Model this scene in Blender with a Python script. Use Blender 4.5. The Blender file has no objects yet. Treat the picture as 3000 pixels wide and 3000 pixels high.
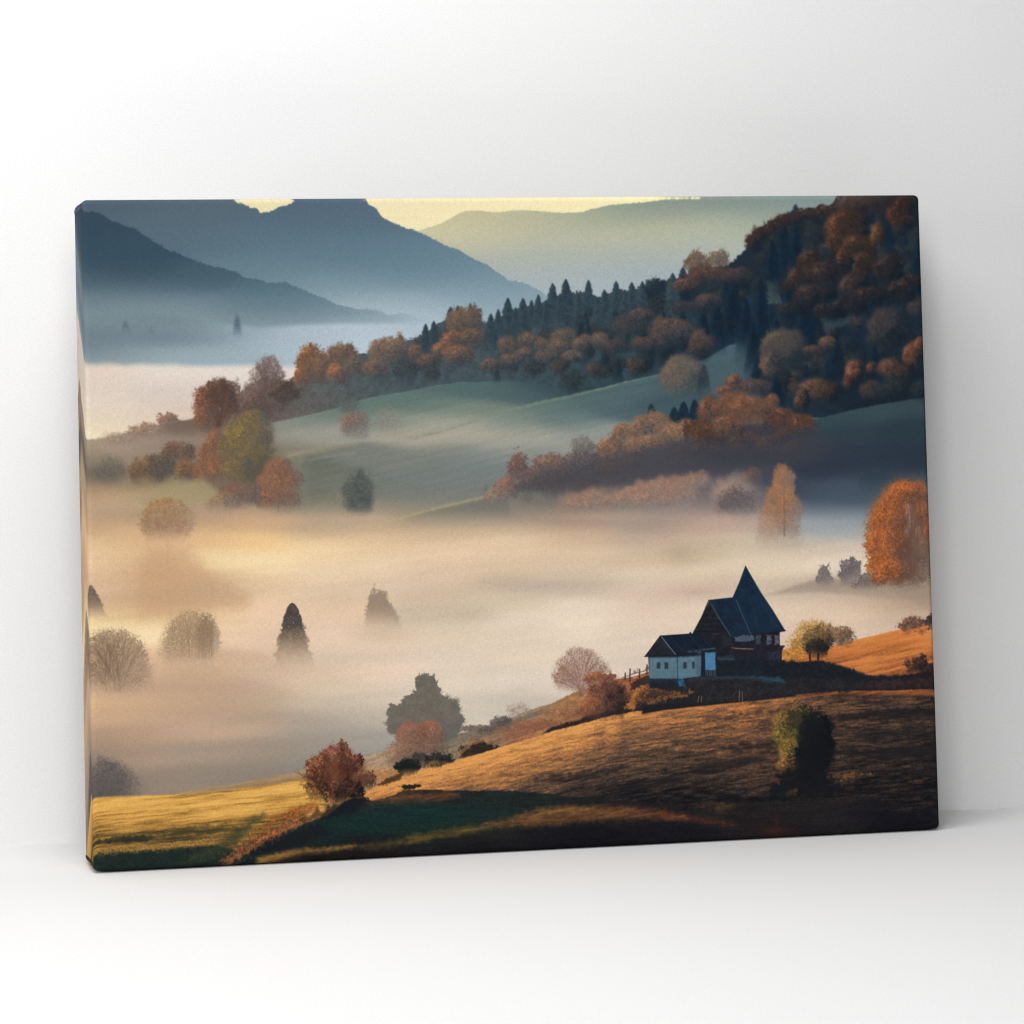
"""Canvas print of a misty autumn valley leaning on a white wall (Blender 4.5)."""
WALL_ALB, FLOOR_ALB, PRINT_GAIN, WORLD = .66, .78, 1.06, .10
LIGHTS = [('key_softbox', (-1.308, -0.522, 0.378), (.3, 0, .2), .6, 8.5), ('top_softbox', (-0.018, -0.551, 1.218), (.3, 0, .2), .6, 9.6), ('front_softbox', (-0.332, -2.36, 1.089), (.3, 0, .2), 1.0, 37.7)]
import numpy as np
# ---------- the printed landscape, computed texel by texel ----------
PW, PH = 1800, 1350
QUAD = None   # photo-plane quad (TL,TR,BR,BL) -> set by caller
f32 = np.float32

def homography(src, dst):
    A = []
    for (x, y), (u, v) in zip(src, dst):
        A.append([x, y, 1, 0, 0, 0, -u*x, -u*y, -u]); A.append([0, 0, 0, x, y, 1, -v*x, -v*y, -v])
    return np.linalg.svd(np.array(A, float))[2][-1].reshape(3, 3)

def hex3(c): return np.array(c, f32)
def sstep(a, b, x):
    t = np.clip((x-a)/(b-a), 0, 1); return t*t*(3-2*t)

class Paint:
    def __init__(s, quad, W=PW, H=PH):
        s.W, s.H = W, H
        s.Hm = homography([(0, 0), (1, 0), (1, 1), (0, 1)], quad); s.Hi = np.linalg.inv(s.Hm)
        u, v = np.meshgrid((np.arange(W)+.5)/W, (np.arange(H)+.5)/H)
        w = s.Hm[2, 0]*u+s.Hm[2, 1]*v+s.Hm[2, 2]
        s.X = ((s.Hm[0, 0]*u+s.Hm[0, 1]*v+s.Hm[0, 2])/w).astype(f32)
        s.Y = ((s.Hm[1, 0]*u+s.Hm[1, 1]*v+s.Hm[1, 2])/w).astype(f32)
        s.img = np.zeros((H, W, 3), f32)
        s.rng = np.random.RandomState(7)
        s.tab = s.rng.rand(512, 512).astype(f32)
        s.cells = [2.2, 3.6, 6, 10, 17, 28, 46, 80]
        s.N = [s.vn(s.X/c, s.Y/c, i*37) for i, c in enumerate(s.cells)]
    def vn(s, x, y, seed=0):
        xi = np.floor(x).astype(np.int32); yi = np.floor(y).astype(np.int32)
        fx = (x-xi).astype(f32); fy = (y-yi).astype(f32); fx = fx*fx*(3-2*fx); fy = fy*fy*(3-2*fy)
        a = (xi+seed*13) & 511; a1 = (a+1) & 511; b = (yi+seed*29) & 511; b1 = (b+1) & 511; t = s.tab
        return ((t[b, a]*(1-fx)+t[b, a1]*fx)*(1-fy)+(t[b1, a]*(1-fx)+t[b1, a1]*fx)*fy)*2-1
    def noise(s, cell, sl):
        i = int(np.argmin([abs(np.log(c/max(cell, 1e-3))) for c in s.cells])); return s.N[i][sl]
    def box(s, x0, y0, x1, y1):
        p = np.array([(x0, y0, 1), (x1, y0, 1), (x1, y1, 1), (x0, y1, 1)])@s.Hi.T; p = p[:, :2]/p[:, 2:]
        a, b = p.min(0), p.max(0)
        j0, j1 = int(np.clip(a[0]*s.W-1, 0, s.W)), int(np.clip(b[0]*s.W+2, 0, s.W))
        i0, i1 = int(np.clip(a[1]*s.H-1, 0, s.H)), int(np.clip(b[1]*s.H+2, 0, s.H))
        return (slice(i0, i1), slice(j0, j1))
    def blend(s, sl, a, col):
        if a.size == 0: return
        d = s.img[sl]; d += (col-d)*a[..., None]
    # colour field from scattered control points
    def field(s, pts, sx, sy, sl=(slice(None), slice(None))):
        st = 6
        X = s.X[sl][::st, ::st]; Y = s.Y[sl][::st, ::st]
        P = np.array(pts, f32); acc = np.zeros(X.shape+(3,), f32); wt = np.full(X.shape, 1e-12, f32)
        for x, y, r, g, b in P:
            d = ((X-x)/sx)**2+((Y-y)/sy)**2
            w = np.exp(-d)+1e-4/(1+d*d*d); acc += w[..., None]*np.array([r, g, b], f32); wt += w
        lo = acc/wt[..., None]
        h, w_ = s.X[sl].shape
        yi = np.arange(h)/st; xi = np.arange(w_)/st
        y0 = np.clip(yi.astype(int), 0, lo.shape[0]-1); y1 = np.clip(y0+1, 0, lo.shape[0]-1); fy = (yi-y0)[:, None, None].astype(f32)
        x0 = np.clip(xi.astype(int), 0, lo.shape[1]-1); x1 = np.clip(x0+1, 0, lo.shape[1]-1); fx = (xi-x0)[None, :, None].astype(f32)
        r = lo[y0]*(1-fy)+lo[y1]*fy
        return r[:, x0]*(1-fx)+r[:, x1]*fx
    def line_y(s, pts, X):
        p = np.array(pts, float); return np.interp(X, p[:, 0], p[:, 1]).astype(f32)
    # everything below a ridge line
    def below(s, pts, soft=2, jag=0, cell=6, jag2=0):
        y = s.line_y(pts, s.X)
        if jag: y = y-jag*np.abs(s.noise(cell, ...))-jag2*np.clip(s.noise(cell*2.5, ...), 0, 1)
        return sstep(-soft, soft, s.Y-y)
    # distance-based soft polygon
    def poly(s, pts, soft=2, jag=0, cell=6):
        p = np.array(pts, float); m = soft+jag+3
        sl = s.box(p[:, 0].min()-m, p[:, 1].min()-m, p[:, 0].max()+m, p[:, 1].max()+m)
        X, Y = s.X[sl], s.Y[sl]
        d2 = np.full(X.shape, 1e12, f32); ins = np.zeros(X.shape, bool)
        for (x0, y0), (x1, y1) in zip(p, np.roll(p, -1, 0)):
            ex, ey = x1-x0, y1-y0; L = ex*ex+ey*ey+1e-9
            t = np.clip(((X-x0)*ex+(Y-y0)*ey)/L, 0, 1)
            d2 = np.minimum(d2, (X-x0-t*ex)**2+(Y-y0-t*ey)**2)
            if y0 != y1:
                c = ((y0 > Y) != (y1 > Y)) & (X < ex*(Y-y0)/ey+x0); ins ^= c
        d = np.sqrt(d2)*np.where(ins, 1, -1)
        if jag: d = d+jag*(s.noise(cell, sl)+.6*s.noise(cell/2.5, sl))
        return sl, sstep(-soft, soft, d)
    def fill(s, pts, col, soft=1.2, a=1, jag=0, cell=6, fade=None, tex=0, tc=5, blotch=0, bc=20):
        sl, m = s.poly(pts, soft, jag, cell)
        if m.size == 0: return
        if fade: m = m*sstep(fade[1], fade[0], s.Y[sl])
        c = hex3(col)
        if tex or blotch: c = c*(1+tex*s.noise(tc, sl)+blotch*s.noise(bc, sl))[..., None]
        s.blend(sl, m*a, c)
    def seg(s, x0, y0, x1, y1, w, col, a=1, w1=None):
        w1 = w if w1 is None else w1; m = max(w, w1)+2
        sl = s.box(min(x0, x1)-m, min(y0, y1)-m, max(x0, x1)+m, max(y0, y1)+m); X, Y = s.X[sl], s.Y[sl]
        ex, ey = x1-x0, y1-y0; L = ex*ex+ey*ey+1e-9
        t = np.clip(((X-x0)*ex+(Y-y0)*ey)/L, 0, 1)
        d = np.sqrt((X-x0-t*ex)**2+(Y-y0-t*ey)**2); ww = w+(w1-w)*t
        s.blend(sl, np.clip((ww-d)/1.3+.5, 0, 1)*a, hex3(col))
    def path(s, pts, w, col, a=1):
        for p, q in zip(pts, pts[1:]): s.seg(p[0], p[1], q[0], q[1], w, col, a)
    # soft glow/haze ellipse
    def haze(s, cx, cy, rx, ry, col, a=1, p=1.0):
        sl = s.box(cx-rx*2, cy-ry*2, cx+rx*2, cy+ry*2); d = ((s.X[sl]-cx)/rx)**2+((s.Y[sl]-cy)/ry)**2
        s.blend(sl, np.exp(-d*p)*sstep(4, 3, d)*a, hex3(col))
    # leafy crown lit from the upper left
    def crown(s, cx, cy, rx, ry, rim, body, dark, a=1, lump=.22, soft=.16, fade=None, grain=.35, rimw=(.15, .9), lx=-.55, ly=-.8, twig=0, gap=0, foot=.7, sat=.78):
        sl = s.box(cx-rx*1.5, cy-ry*1.5, cx+rx*1.5, cy+ry*1.5); X, Y = s.X[sl], s.Y[sl]
        if X.size == 0: return
        rim, body, dark = [hex3(c)*sat+(1-sat)*np.mean(c) for c in (rim, body, dark)]
        rim, body = [k*np.array((1.01, 1.0, .95), f32) if k[0] > 1.12*k[1] else k for k in (rim, body)]
        dx = (X-cx)/rx; dy = (Y-cy)/ry
        R = min(rx, ry); n1 = s.noise(R*.55, sl); n2 = s.noise(R*.24, sl); n3 = s.noise(max(3.6, R*.1), sl); n4 = s.N[0][sl]; n5 = s.N[1][sl]
        r = np.sqrt(dx*dx+dy*dy)+lump*(n1*.75+n2*.4+n3*.22)+.075*n5+.075*n4
        al = sstep(1+soft, 1-soft, r)
        if gap: al = al*(1-gap*sstep(.1, .7, n2*.5+n3*.6+n4*.5)*sstep(.2, .8, r))
        if twig: al = al*(1-twig+twig*sstep(.35, .02, np.abs(n3*.6+n5*.5)))
        if foot: al = al*(1-foot*sstep(-.05, 1.0, dy+.2*n1))
        L = lx*dx+ly*dy
        q = L+grain*(n1*.55+n2*.6+n3*.35+n4*.22+n5*.38)
        c = dark+(body-dark)*sstep(-.75, .35, q)[..., None]
        c = c+(rim-c)*sstep(rimw[0], rimw[1]+.15, q)[..., None]
        c = c*(1+.08*n4+.09*n5)[..., None]
        if fade: al = al*sstep(fade[1], fade[0], Y)
        s.blend(sl, al*a, c)
    def conifer(s, cx, top, base, hw, col, lit=None, a=1, fade=None, pw=.55, jag=.22, soft=2.2, tiers=8, foot=.5):
        sl = s.box(cx-hw*1.8, top-6, cx+hw*1.8, base+4); X, Y = s.X[sl], s.Y[sl]
        if X.size == 0: return
        t = np.clip((Y-top)/(base-top), 0, 1)
        n = s.noise(max(3.5, hw*.25), sl); n2 = s.noise(2.2, sl); tier = (t*tiers+.25*n) % 1
        w = hw*t**pw*(1-jag*.5+jag*tier*.8+jag*.55*n+jag*.3*n2)
        al = sstep(soft, -soft, np.abs(X-cx)-w)*sstep(-2, 2, Y-top)*sstep(base+2, base-2, Y)*(1-foot*sstep(.45, 1, t))
        c = np.broadcast_to(hex3(col), X.shape+(3,))*(1+.1*n+.1*n2)[..., None]
        if lit is not None:
            k = sstep(.1, .9, -(X-cx)/(hw*np.maximum(t, .15))+.4*n)
            c = c+(hex3(lit)-c)*(k*.8)[..., None]
        if fade: al = al*sstep(fade[1], fade[0], Y)
        s.blend(sl, al*a, c)
    # bare branching tree
    def bare(s, x, y, h, ang, col, w=2.2, depth=6, spread=.42, a=.8, seed=1, fade=None, k=.74):
        rg = np.random.RandomState(seed)
        def rec(x, y, L, an, w, d):
            x1 = x+L*np.sin(an); y1 = y-L*np.cos(an)
            aa = a if not fade else a*float(sstep(fade[1], fade[0], (y+y1)/2))
            if aa > .02: s.seg(x, y, x1, y1, w, col, aa, w*.75)
            if d == 0: return
            for _ in range(2 if rg.rand() < .55 else 3):
                rec(x1, y1, L*k*(.75+.45*rg.rand()), an+rg.normal(0, spread), max(w*.68, .45), d-1)
        rec(x, y, h, ang, w, depth)
    # bare dome of twigs: limbs curve from the foot out to a rounded outline
    def dome(s, cx, base, rx, top, col, n=70, w=1.6, a=.5, seed=1, fade=None, spread=1.9, foot=0.0, tip=3):
        rg = np.random.RandomState(seed); cy = base-(base-top)*.46; ry = cy-top
        for k in range(n):
            an = (rg.rand()*2-1)*spread; r = .55+.5*rg.rand()**.6
            ex, ey = cx+rx*r*np.sin(an), cy-ry*r*np.cos(an)
            bx = cx+foot*(rg.rand()*2-1); mx = bx+(ex-cx)*.28; my = base-(base-ey)*.62-.1*ry
            P = [(1-t)**2*np.array((bx, base))+2*t*(1-t)*np.array((mx, my))+t*t*np.array((ex, ey)) for t in np.linspace(0, 1, 7)]
            for i in range(6):
                y = (P[i][1]+P[i+1][1])/2; aa = a*(.55+.45*i/5) if not fade else a*float(sstep(fade[1], fade[0], y))
                ww = w*(1-.14*i)*(.5+.5*rg.rand())
                if aa > .03: s.seg(*P[i], *P[i+1], max(ww, .5), col, aa, max(ww*.8, .45))
                if i >= 2 and aa > .03:
                    for _ in range(tip):
                        t = rg.rand(); b0 = P[i]*(1-t)+P[i+1]*t; d = P[i+1]-P[i]; d = d/np.hypot(*d); g = rg.normal(0, .7); L = rx*(.09+.12*rg.rand())
                        d2 = np.array((d[0]*np.cos(g)-d[1]*np.sin(g), d[0]*np.sin(g)+d[1]*np.cos(g)))
                        s.seg(*b0, *(b0+d2*L), .6, col, aa*.85, .4)
    # soft focus: box-blurred three times, mixed in through a mask
    def blur(s, sl, rad, mask):
        a = s.img[sl].copy()
        for _ in range(3):
            for ax in (0, 1):
                pad = [(0, 0)]*3; pad[ax] = (rad+1, rad)
                c = np.cumsum(np.pad(a, pad, mode='edge'), axis=ax, dtype=np.float64)
                n = a.shape[ax]
                a = ((np.take(c, range(2*rad+1, 2*rad+1+n), ax)-np.take(c, range(0, n), ax))/(2*rad+1)).astype(f32)
        s.blend(sl, mask, a)
    # grass: streaks that follow a slope (dy/dx), ramp of colours
    def grass(s, mask, slope, cols, cell=(70, 7), base=None, amp=.5, seed=3, bend=None, sl=(slice(None), slice(None)), fine=.25):
        X, Y = s.X[sl], s.Y[sl]
        yy = Y-slope*X if bend is None else Y-bend
        yy = yy+1.5*s.N[5][sl]
        n = .55*s.vn(X/cell[0], yy/cell[1], seed)+.35*s.vn(X/(cell[0]*.35), yy/(cell[1]*.45), seed+5)+.3*s.vn(X/(cell[0]*2.5), yy/(cell[1]*2.6), seed+9)
        g = s.N[0][sl]*.6+s.N[1][sl]*.5
        v = (base if base is not None else .5)+amp*n+fine*.5*g
        v = np.clip(v, 0, 1)*(len(cols)-1); i = np.clip(v.astype(int), 0, len(cols)-2); fr = (v-i)[..., None]
        C = np.array(cols, f32)
        s.blend(sl, mask, C[i]*(1-fr)+C[i+1]*fr)
def T(ox, oy, k):   # tracing helper: pixel of an enlarged crop -> photo plane
    return lambda *p: [(ox+x/k, oy+y/k) for x, y in p]

FOG = [(260,1440,205,170,130),(260,1480,195,165,135),(260,1540,205,170,135),(255,1600,238,205,160),(255,1660,240,205,165),(290,1720,225,190,160),(290,1790,230,195,155),(255,1830,252,228,175),(250,1900,250,222,172),(250,2000,238,205,165),(260,2060,222,182,142),(260,2110,205,168,136),(260,2160,175,148,125),(260,2220,160,138,120),(260,2300,120,108,100),
(400,1500,180,155,125),(400,1560,222,183,140),(400,1620,232,195,150),(400,1700,222,185,145),(400,1760,215,178,142),(400,1800,226,190,142),(420,1850,250,225,180),(430,1950,225,190,155),(420,2050,205,170,140),(400,2100,205,170,138),(400,2150,185,155,130),(400,2220,170,148,128),(420,2290,152,136,122),
(600,1530,195,160,130),(600,1570,235,195,145),(620,1640,250,220,170),(600,1700,225,190,150),(600,1760,205,175,145),(600,1800,230,195,150),(640,1850,240,208,172),(620,1920,215,180,150),(600,2000,200,168,142),(600,2080,195,165,138),(600,2140,195,165,140),(600,2200,166,148,130),(600,2280,150,136,122),
(760,1530,215,175,135),(760,1580,245,205,150),(760,1650,252,225,178),(760,1720,232,200,165),(740,1800,238,205,175),(740,1880,228,198,172),(760,1960,205,178,152),(760,2040,195,170,146),(760,2120,185,162,140),(760,2200,158,142,126),(760,2270,144,132,120),
(950,1520,185,165,140),(950,1560,215,185,150),(950,1610,245,215,170),(950,1680,235,208,175),(950,1740,225,198,168),(970,1800,232,202,172),(970,1860,232,205,180),(960,1940,218,195,172),(950,2000,215,192,168),(950,2060,205,188,166),(930,2120,170,158,145),(920,2170,158,147,134),(920,2230,146,138,128),
(1100,1560,210,180,145),(1100,1600,232,202,165),(1100,1660,238,212,178),(1100,1720,225,200,172),(1100,1900,225,200,178),(1100,1960,230,206,184),(1080,2040,212,196,176),(1080,2100,190,178,162),(1060,2160,165,158,148),(1050,2220,150,146,140),
(1300,1520,165,150,130),(1300,1560,210,182,150),(1300,1620,230,202,170),(1300,1680,225,198,170),(1300,1740,212,190,165),(1300,1800,205,188,165),(1300,1860,222,202,178),(1300,1930,228,208,188),(1330,2000,220,205,185),(1380,2080,208,196,178),
(1500,1500,150,138,125),(1500,1540,200,175,148),(1500,1600,225,198,165),(1500,1660,220,194,165),(1500,1710,195,175,155),(1500,1760,215,195,170),(1500,1820,228,210,188),(1500,1900,228,210,188),(1500,2000,220,206,188),(1500,2060,200,188,172),
(1700,1510,140,118,108),(1700,1560,200,172,145),(1700,1620,215,190,160),(1700,1680,212,190,165),(1700,1720,200,182,162),(1700,1780,230,212,190),(1700,1850,232,214,192),(1700,1920,228,210,190),(1650,2000,222,205,188),
(1900,1480,150,135,130),(1900,1540,160,142,132),(1900,1580,190,168,148),(1900,1640,205,183,158),(1900,1690,222,202,178),(1900,1740,215,192,172),(1900,1800,222,200,180),(1850,1860,225,205,185),(1830,1950,220,203,185),
(2050,1500,150,135,128),(2050,1560,190,165,145),(2030,1620,192,172,146),(2050,1680,215,196,170),(2050,1720,205,182,162),(2050,1780,225,203,180),
(2200,1520,165,150,140),(2200,1580,205,188,165),(2200,1650,222,202,178),
(2300,1430,72,80,92),(2330,1480,120,128,138),(2350,1540,150,155,160),(2330,1600,195,180,162),(2300,1650,225,205,180),(2350,1720,205,186,164),(2350,1800,222,198,175),(2350,1850,215,192,172),
(2450,1400,50,60,72),(2450,1450,80,92,105),(2450,1500,135,145,152),(2450,1550,152,160,162),(2450,1600,205,190,172),(2450,1650,222,205,185),(2450,1720,175,160,145),(2450,1760,200,180,160),(2450,1800,225,198,172),(2450,1850,222,198,175),
(2600,1400,48,60,72),(2600,1450,95,108,118),(2600,1500,140,150,155),(2600,1560,150,152,150),(2600,1600,205,188,170),(2600,1650,212,194,174),(2600,1750,172,152,134),(2600,1780,205,178,152),(2600,1830,205,180,160),
(2710,1400,44,56,66),(2710,1450,70,85,92),(2710,1500,110,118,122),(2710,1600,150,140,130),(2710,1760,150,130,112),(2710,1800,190,165,145)]

BLUE = [(300,600,82,100,113),(600,620,84,104,116),(900,600,82,102,118),(1000,650,84,106,122),(450,680,86,108,122),(700,700,88,112,126),(1000,720,92,118,134),(800,780,100,126,138),(1150,760,96,122,138),(1250,800,104,130,144),(1100,830,108,134,146),(1450,840,112,138,150),(900,840,112,138,148),(1300,880,140,163,175),(1100,890,160,180,188),(1000,870,140,162,172),(1500,880,140,162,172),(1200,930,175,192,200),(1000,940,178,194,202)]
FARR = [(1300,670,222,212,165),(1350,640,206,196,152),(1420,640,203,195,152),(1500,640,190,188,150),(1650,645,178,182,150),(1800,630,150,163,142),(1950,610,134,150,136),(2150,590,126,146,138),(2300,585,122,142,140),(1350,700,205,198,160),(1500,700,190,190,165),(1700,690,192,190,160),(1900,670,188,188,158),(2100,660,182,184,156),(2250,640,150,165,150),(1400,760,178,184,172),(1600,760,172,182,174),(1800,750,170,180,170),(2050,730,170,180,168),(1500,820,170,182,182),(1700,830,165,180,184),(1900,800,160,176,180),(1600,870,165,182,190)]

def paint_landscape(p):
    s = p; X, Y = s.X, s.Y; full = (slice(None), slice(None))
    # ---- sky ----
    s.img[:] = hex3((250, 236, 190)); s.blend(full, sstep(1250, 2100, X)*.35, hex3((246, 234, 178)))
    # ---- farthest ridge ----
    far = [(1000,760),(1235,674),(1289,657),(1322,639),(1347,624),(1368,619),(1405,619),(1459,623),(1501,617),(1538,617),(1592,620),(1654,625),(1708,622),(1737,613),(1786,602),(1880,594),(1948,586),(2047,585),(2072,576),(2160,571),(2300,560),(2800,540)]
    s.blend(full, s.below(far, 1.6, 3, 6), (lambda f: f*.78+f.mean(-1, keepdims=True)*.22)(s.field(FARR, 150, 45)))
    # ---- blue mountain ----
    blue = [(0,540),(684,560),(684,583),(693,597),(713,599),(734,612),(751,610),(763,626),(792,622),(821,608),(854,599),(875,585),(880,560),(1050,560),(1053,581),(1070,593),(1103,614),(1116,634),(1136,647),(1182,668),(1215,678),(1240,688),(1277,705),(1302,719),(1347,736),(1385,759),(1426,777),(1455,800),(1488,823),(1530,829),(1563,846),(1590,862),(1640,900),(3000,1200)]
    s.blend(full, s.below(blue, 1.5, 5, 6, 4), s.field(BLUE, 170, 50)+7)
    # ---- darker left mountain, dissolving downwards ----
    left = [(0,640),(245,628),(270,620),(295,628),(324,649),(361,661),(399,676),(432,699),(465,717),(490,734),(531,750),(573,767),(614,781),(655,788),(689,798),(722,817),(751,819),(780,833),(838,829),(871,844),(904,860),(941,872),(987,896),(1033,906),(1095,910),(1136,924),(1182,921),(1219,927),(1265,936),(1350,960),(3000,1400)]
    LF = [(260,660,58,80,96),(400,720,60,84,100),(400,790,62,86,100),(600,810,74,98,112),(500,840,84,108,122),(300,830,82,104,116),(750,850,90,116,128),(300,870,112,134,144),(500,880,118,140,150),(700,890,112,136,146),(850,890,104,130,142),(300,905,130,150,158),(500,910,132,152,160),(750,930,118,140,150),(900,920,118,142,152),(1000,920,125,148,158),(1150,932,145,166,176),(1250,940,172,190,200),(600,950,140,158,166),(800,960,150,168,176),(1000,960,176,192,202)]
    m = s.below(left, 1.6, 6, 6, 4)*sstep(1330, 1120, X)
    s.blend(full, m, s.field(LF, 120, 32))
    # ---- blue haze bank and pale fog sea at left ----
    HZ = [(260,920,132,150,158),(400,940,126,144,152),(550,950,128,146,154),(300,985,122,140,150),(500,990,122,140,152),(620,985,132,150,160),(260,1030,118,138,150),(300,1045,135,152,160),(420,1040,150,168,176),(600,1030,158,176,186),(700,965,160,178,188),(760,1000,172,188,200),(900,980,180,194,206),(1100,960,188,200,212),(1100,1010,190,205,215),(900,1040,182,198,208),(700,1050,165,184,192),(500,1060,165,184,190),(300,1062,170,180,180),(1250,960,178,192,204),(1200,1060,180,195,205)]
    hill = [(0,918),(241,919),(407,918),(523,924),(593,940),(676,952),(760,960),(900,952),(1050,948),(1250,948),(1400,960),(3000,1300)]
    s.blend(full, s.below(hill, 9)*sstep(1330, 1230, X)*.97, s.field(HZ, 110, 26))
    s.conifer(695, 920, 992, 14, (98,119,132), a=.9, fade=(955,994), pw=.4, soft=4, foot=0); s.conifer(368, 936, 980, 15, (106,124,136), a=.7, fade=(950,984), soft=4, foot=0); s.conifer(444, 956, 984, 12, (112,129,139), a=.6, fade=(964,988), soft=4, foot=0)
    CR = [(260,1090,240,222,206),(500,1090,240,226,214),(750,1090,238,226,216),(880,1090,228,216,208),(300,1150,236,220,206),(450,1160,228,213,202),(600,1150,228,214,204),(300,1210,238,222,200),(450,1230,232,216,198),(560,1200,222,206,190),(255,1270,250,234,200),(350,1250,244,226,196),(450,1225,234,216,196),(250,1180,242,226,208),(560,1240,226,206,188)]
    s.blend(full, sstep(-14, 11, Y-(1068+.012*(X-250)+3*s.N[6]))*sstep(1000, 860, X), s.field(CR, 110, 34))
    # ---- valley fog fills everything lower down ----
    s.blend(full, sstep(1385, 1500, Y-.02*(1500-X)), s.field(FOG, 105, 30))
    wis = .6*s.vn(X/330, (Y+.05*X)/30, 91)+.4*s.vn(X/120, (Y+.1*X)/15, 92)+.5*s.vn(X/600, Y/80, 93)+.5*s.vn(X/170, (Y+.1*X)/75, 94)
    s.img *= (1+.03*wis*sstep(1440, 1560, Y))[..., None]
    # ---- hazy slope at left ----
    ls = [(0,1330),(253,1292),(328,1280),(402,1264),(440,1250),(490,1240),(564,1228),(620,1210),(700,1190),(820,1150),(900,1180),(1000,1190)]
    LS = [(260,1310,168,152,130),(330,1300,178,158,138),(260,1350,140,128,112),(260,1395,112,104,92),(340,1340,160,142,122),(440,1300,158,140,124),(420,1270,170,145,128),(520,1250,125,108,98),(600,1240,122,98,88),(520,1290,152,138,124),(440,1360,155,138,116),(600,1300,150,128,112),(330,1400,120,110,96),(380,1420,165,142,112),(260,1425,150,132,110),(260,1440,196,164,128),(330,1450,195,165,130),(420,1470,185,160,125),(520,1460,165,148,115),(560,1430,160,148,112),(620,1420,120,105,92),(700,1350,110,100,80),(720,1450,110,98,90),(850,1440,112,108,95),(300,1490,190,160,130),(480,1500,178,152,120),(620,1490,170,146,122),(760,1500,150,132,114),(880,1500,150,138,118),(780,1250,120,110,105)]
    s.blend(full, s.below(ls, 4, 5, 10)*sstep(1580, 1450, Y+.03*X)*sstep(1000, 720, X), s.field(LS, 60, 26))
    # ---- middle meadows ----
    MD = [(820,1240,140,142,132),(900,1230,125,135,124),(1000,1210,112,126,118),(1100,1180,102,122,114),(1200,1170,98,118,114),(1300,1140,88,108,106),(1400,1140,82,104,104),(1500,1150,78,98,102),(1600,1130,62,80,88),(1700,1120,45,62,72),(1300,1190,112,128,120),(1400,1200,120,132,122),(1150,1230,128,140,128),(1250,1250,160,160,145),(1350,1230,155,156,142),(1000,1260,155,156,144),(900,1270,160,158,146),(850,1300,150,148,136),(1200,1280,168,162,146),(820,1320,120,112,98)]
    top = [(0,1500),(560,1300),(800,1236),(893,1218),(986,1196),(1064,1170),(1110,1160),(1173,1151),(1266,1132),(1353,1120),(1400,1116),(1574,1110),(1750,1100),(2000,1050),(3000,900)]
    s.blend(full, s.below(top, 2)*sstep(770, 830, X)*sstep(1345, 1310, Y), s.field(MD, 80, 24))
    # nearer meadow, its crest catching light
    crest = [(0,1600),(1050,1330),(1180,1292),(1250,1278),(1400,1232),(1493,1199),(1586,1176),(1680,1156),(1773,1134),(1835,1117),(1897,1103),(1937,1095),(2050,1075),(2200,1030),(3000,900)]
    MF = [(1250,1290,170,164,148),(1400,1250,160,160,145),(1500,1215,118,132,122),(1600,1190,96,116,112),(1700,1170,84,104,106),(1850,1130,78,100,104),(2000,1120,68,88,96),(2130,1080,72,92,100),(1500,1245,128,138,130),(1650,1230,100,118,118),(1800,1190,80,100,106),(1950,1190,66,86,94),(1400,1275,172,166,150),(1550,1275,166,163,150),(1700,1265,140,146,140),(1480,1300,160,158,146),(1400,1330,128,135,132),(1550,1330,132,138,134),(1700,1310,150,150,142),(1300,1330,122,128,122),(1400,1390,118,128,126),(1500,1380,122,130,128),(1250,1400,118,125,120),(1150,1340,124,128,120),(1200,1450,120,124,116),(1050,1420,116,122,114),(1350,1450,120,126,118),(950,1400,110,114,102),(900,1450,115,115,102),(1000,1490,140,134,116),(1150,1500,145,136,118),(1300,1500,140,132,116),(1450,1420,122,122,118),(1450,1470,125,118,108)]
    low = s.below([(0,1420),(800,1352),(850,1338),(986,1306),(1064,1293),(1188,1291),(1300,1288),(3000,1200)], 3)
    mm = np.maximum(s.below(crest, 2), low)*sstep(720, 930, X)*sstep(1590, 1440, Y+.02*(X-1000))
    s.blend(full, mm*sstep(2130, 2000, X+ .3*(Y-1100)), s.field(MF, 85, 26))
    # streaks and lit crest lines in the meadows
    st = s.vn(X/160, (Y+.23*X)/5, 41)*.6+s.vn(X/90, (Y+.23*X)/3, 42)*.4
    reg = mm*sstep(1500, 1400, Y)
    s.img *= (1+.045*st*np.maximum(reg, s.below(top, 2)*sstep(1300, 1250, Y)*sstep(800, 850, X)*sstep(1150,1170,Y)))[..., None]
    for q, w, c, a in [(crest[4:12], 5, (132,146,122), .4), (crest[5:10], 3, (140,152,118), .4), ([(850,1340),(920,1322),(986,1306),(1050,1296)], 6, (165,148,112), .55), ([(880,1350),(960,1336),(1040,1326)], 3, (165,155,115), .5), ([(1126,1532),(1190,1511),(1266,1491),(1330,1474),(1400,1459),(1456,1441)], 5, (178,166,122), .8), ([(1180,1520),(1270,1500),(1400,1470)], 4, (150,142,108), .5), ([(1210,1286),(1290,1264),(1400,1231)], 2.5, (120,122,108), .5), ([(1190,1282),(1260,1268)], 3, (120,122,112), .4)]:
        s.fill(list(q)+[(x, y+w) for x, y in q[::-1]], c, w*.9+2, a, 2, 8)
    s.fill([(1126,1534),(1266,1497),(1400,1466),(1480,1445),(1500,1520),(1200,1560)], (112,112,104), 6, .65, fade=(1480,1530))
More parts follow.
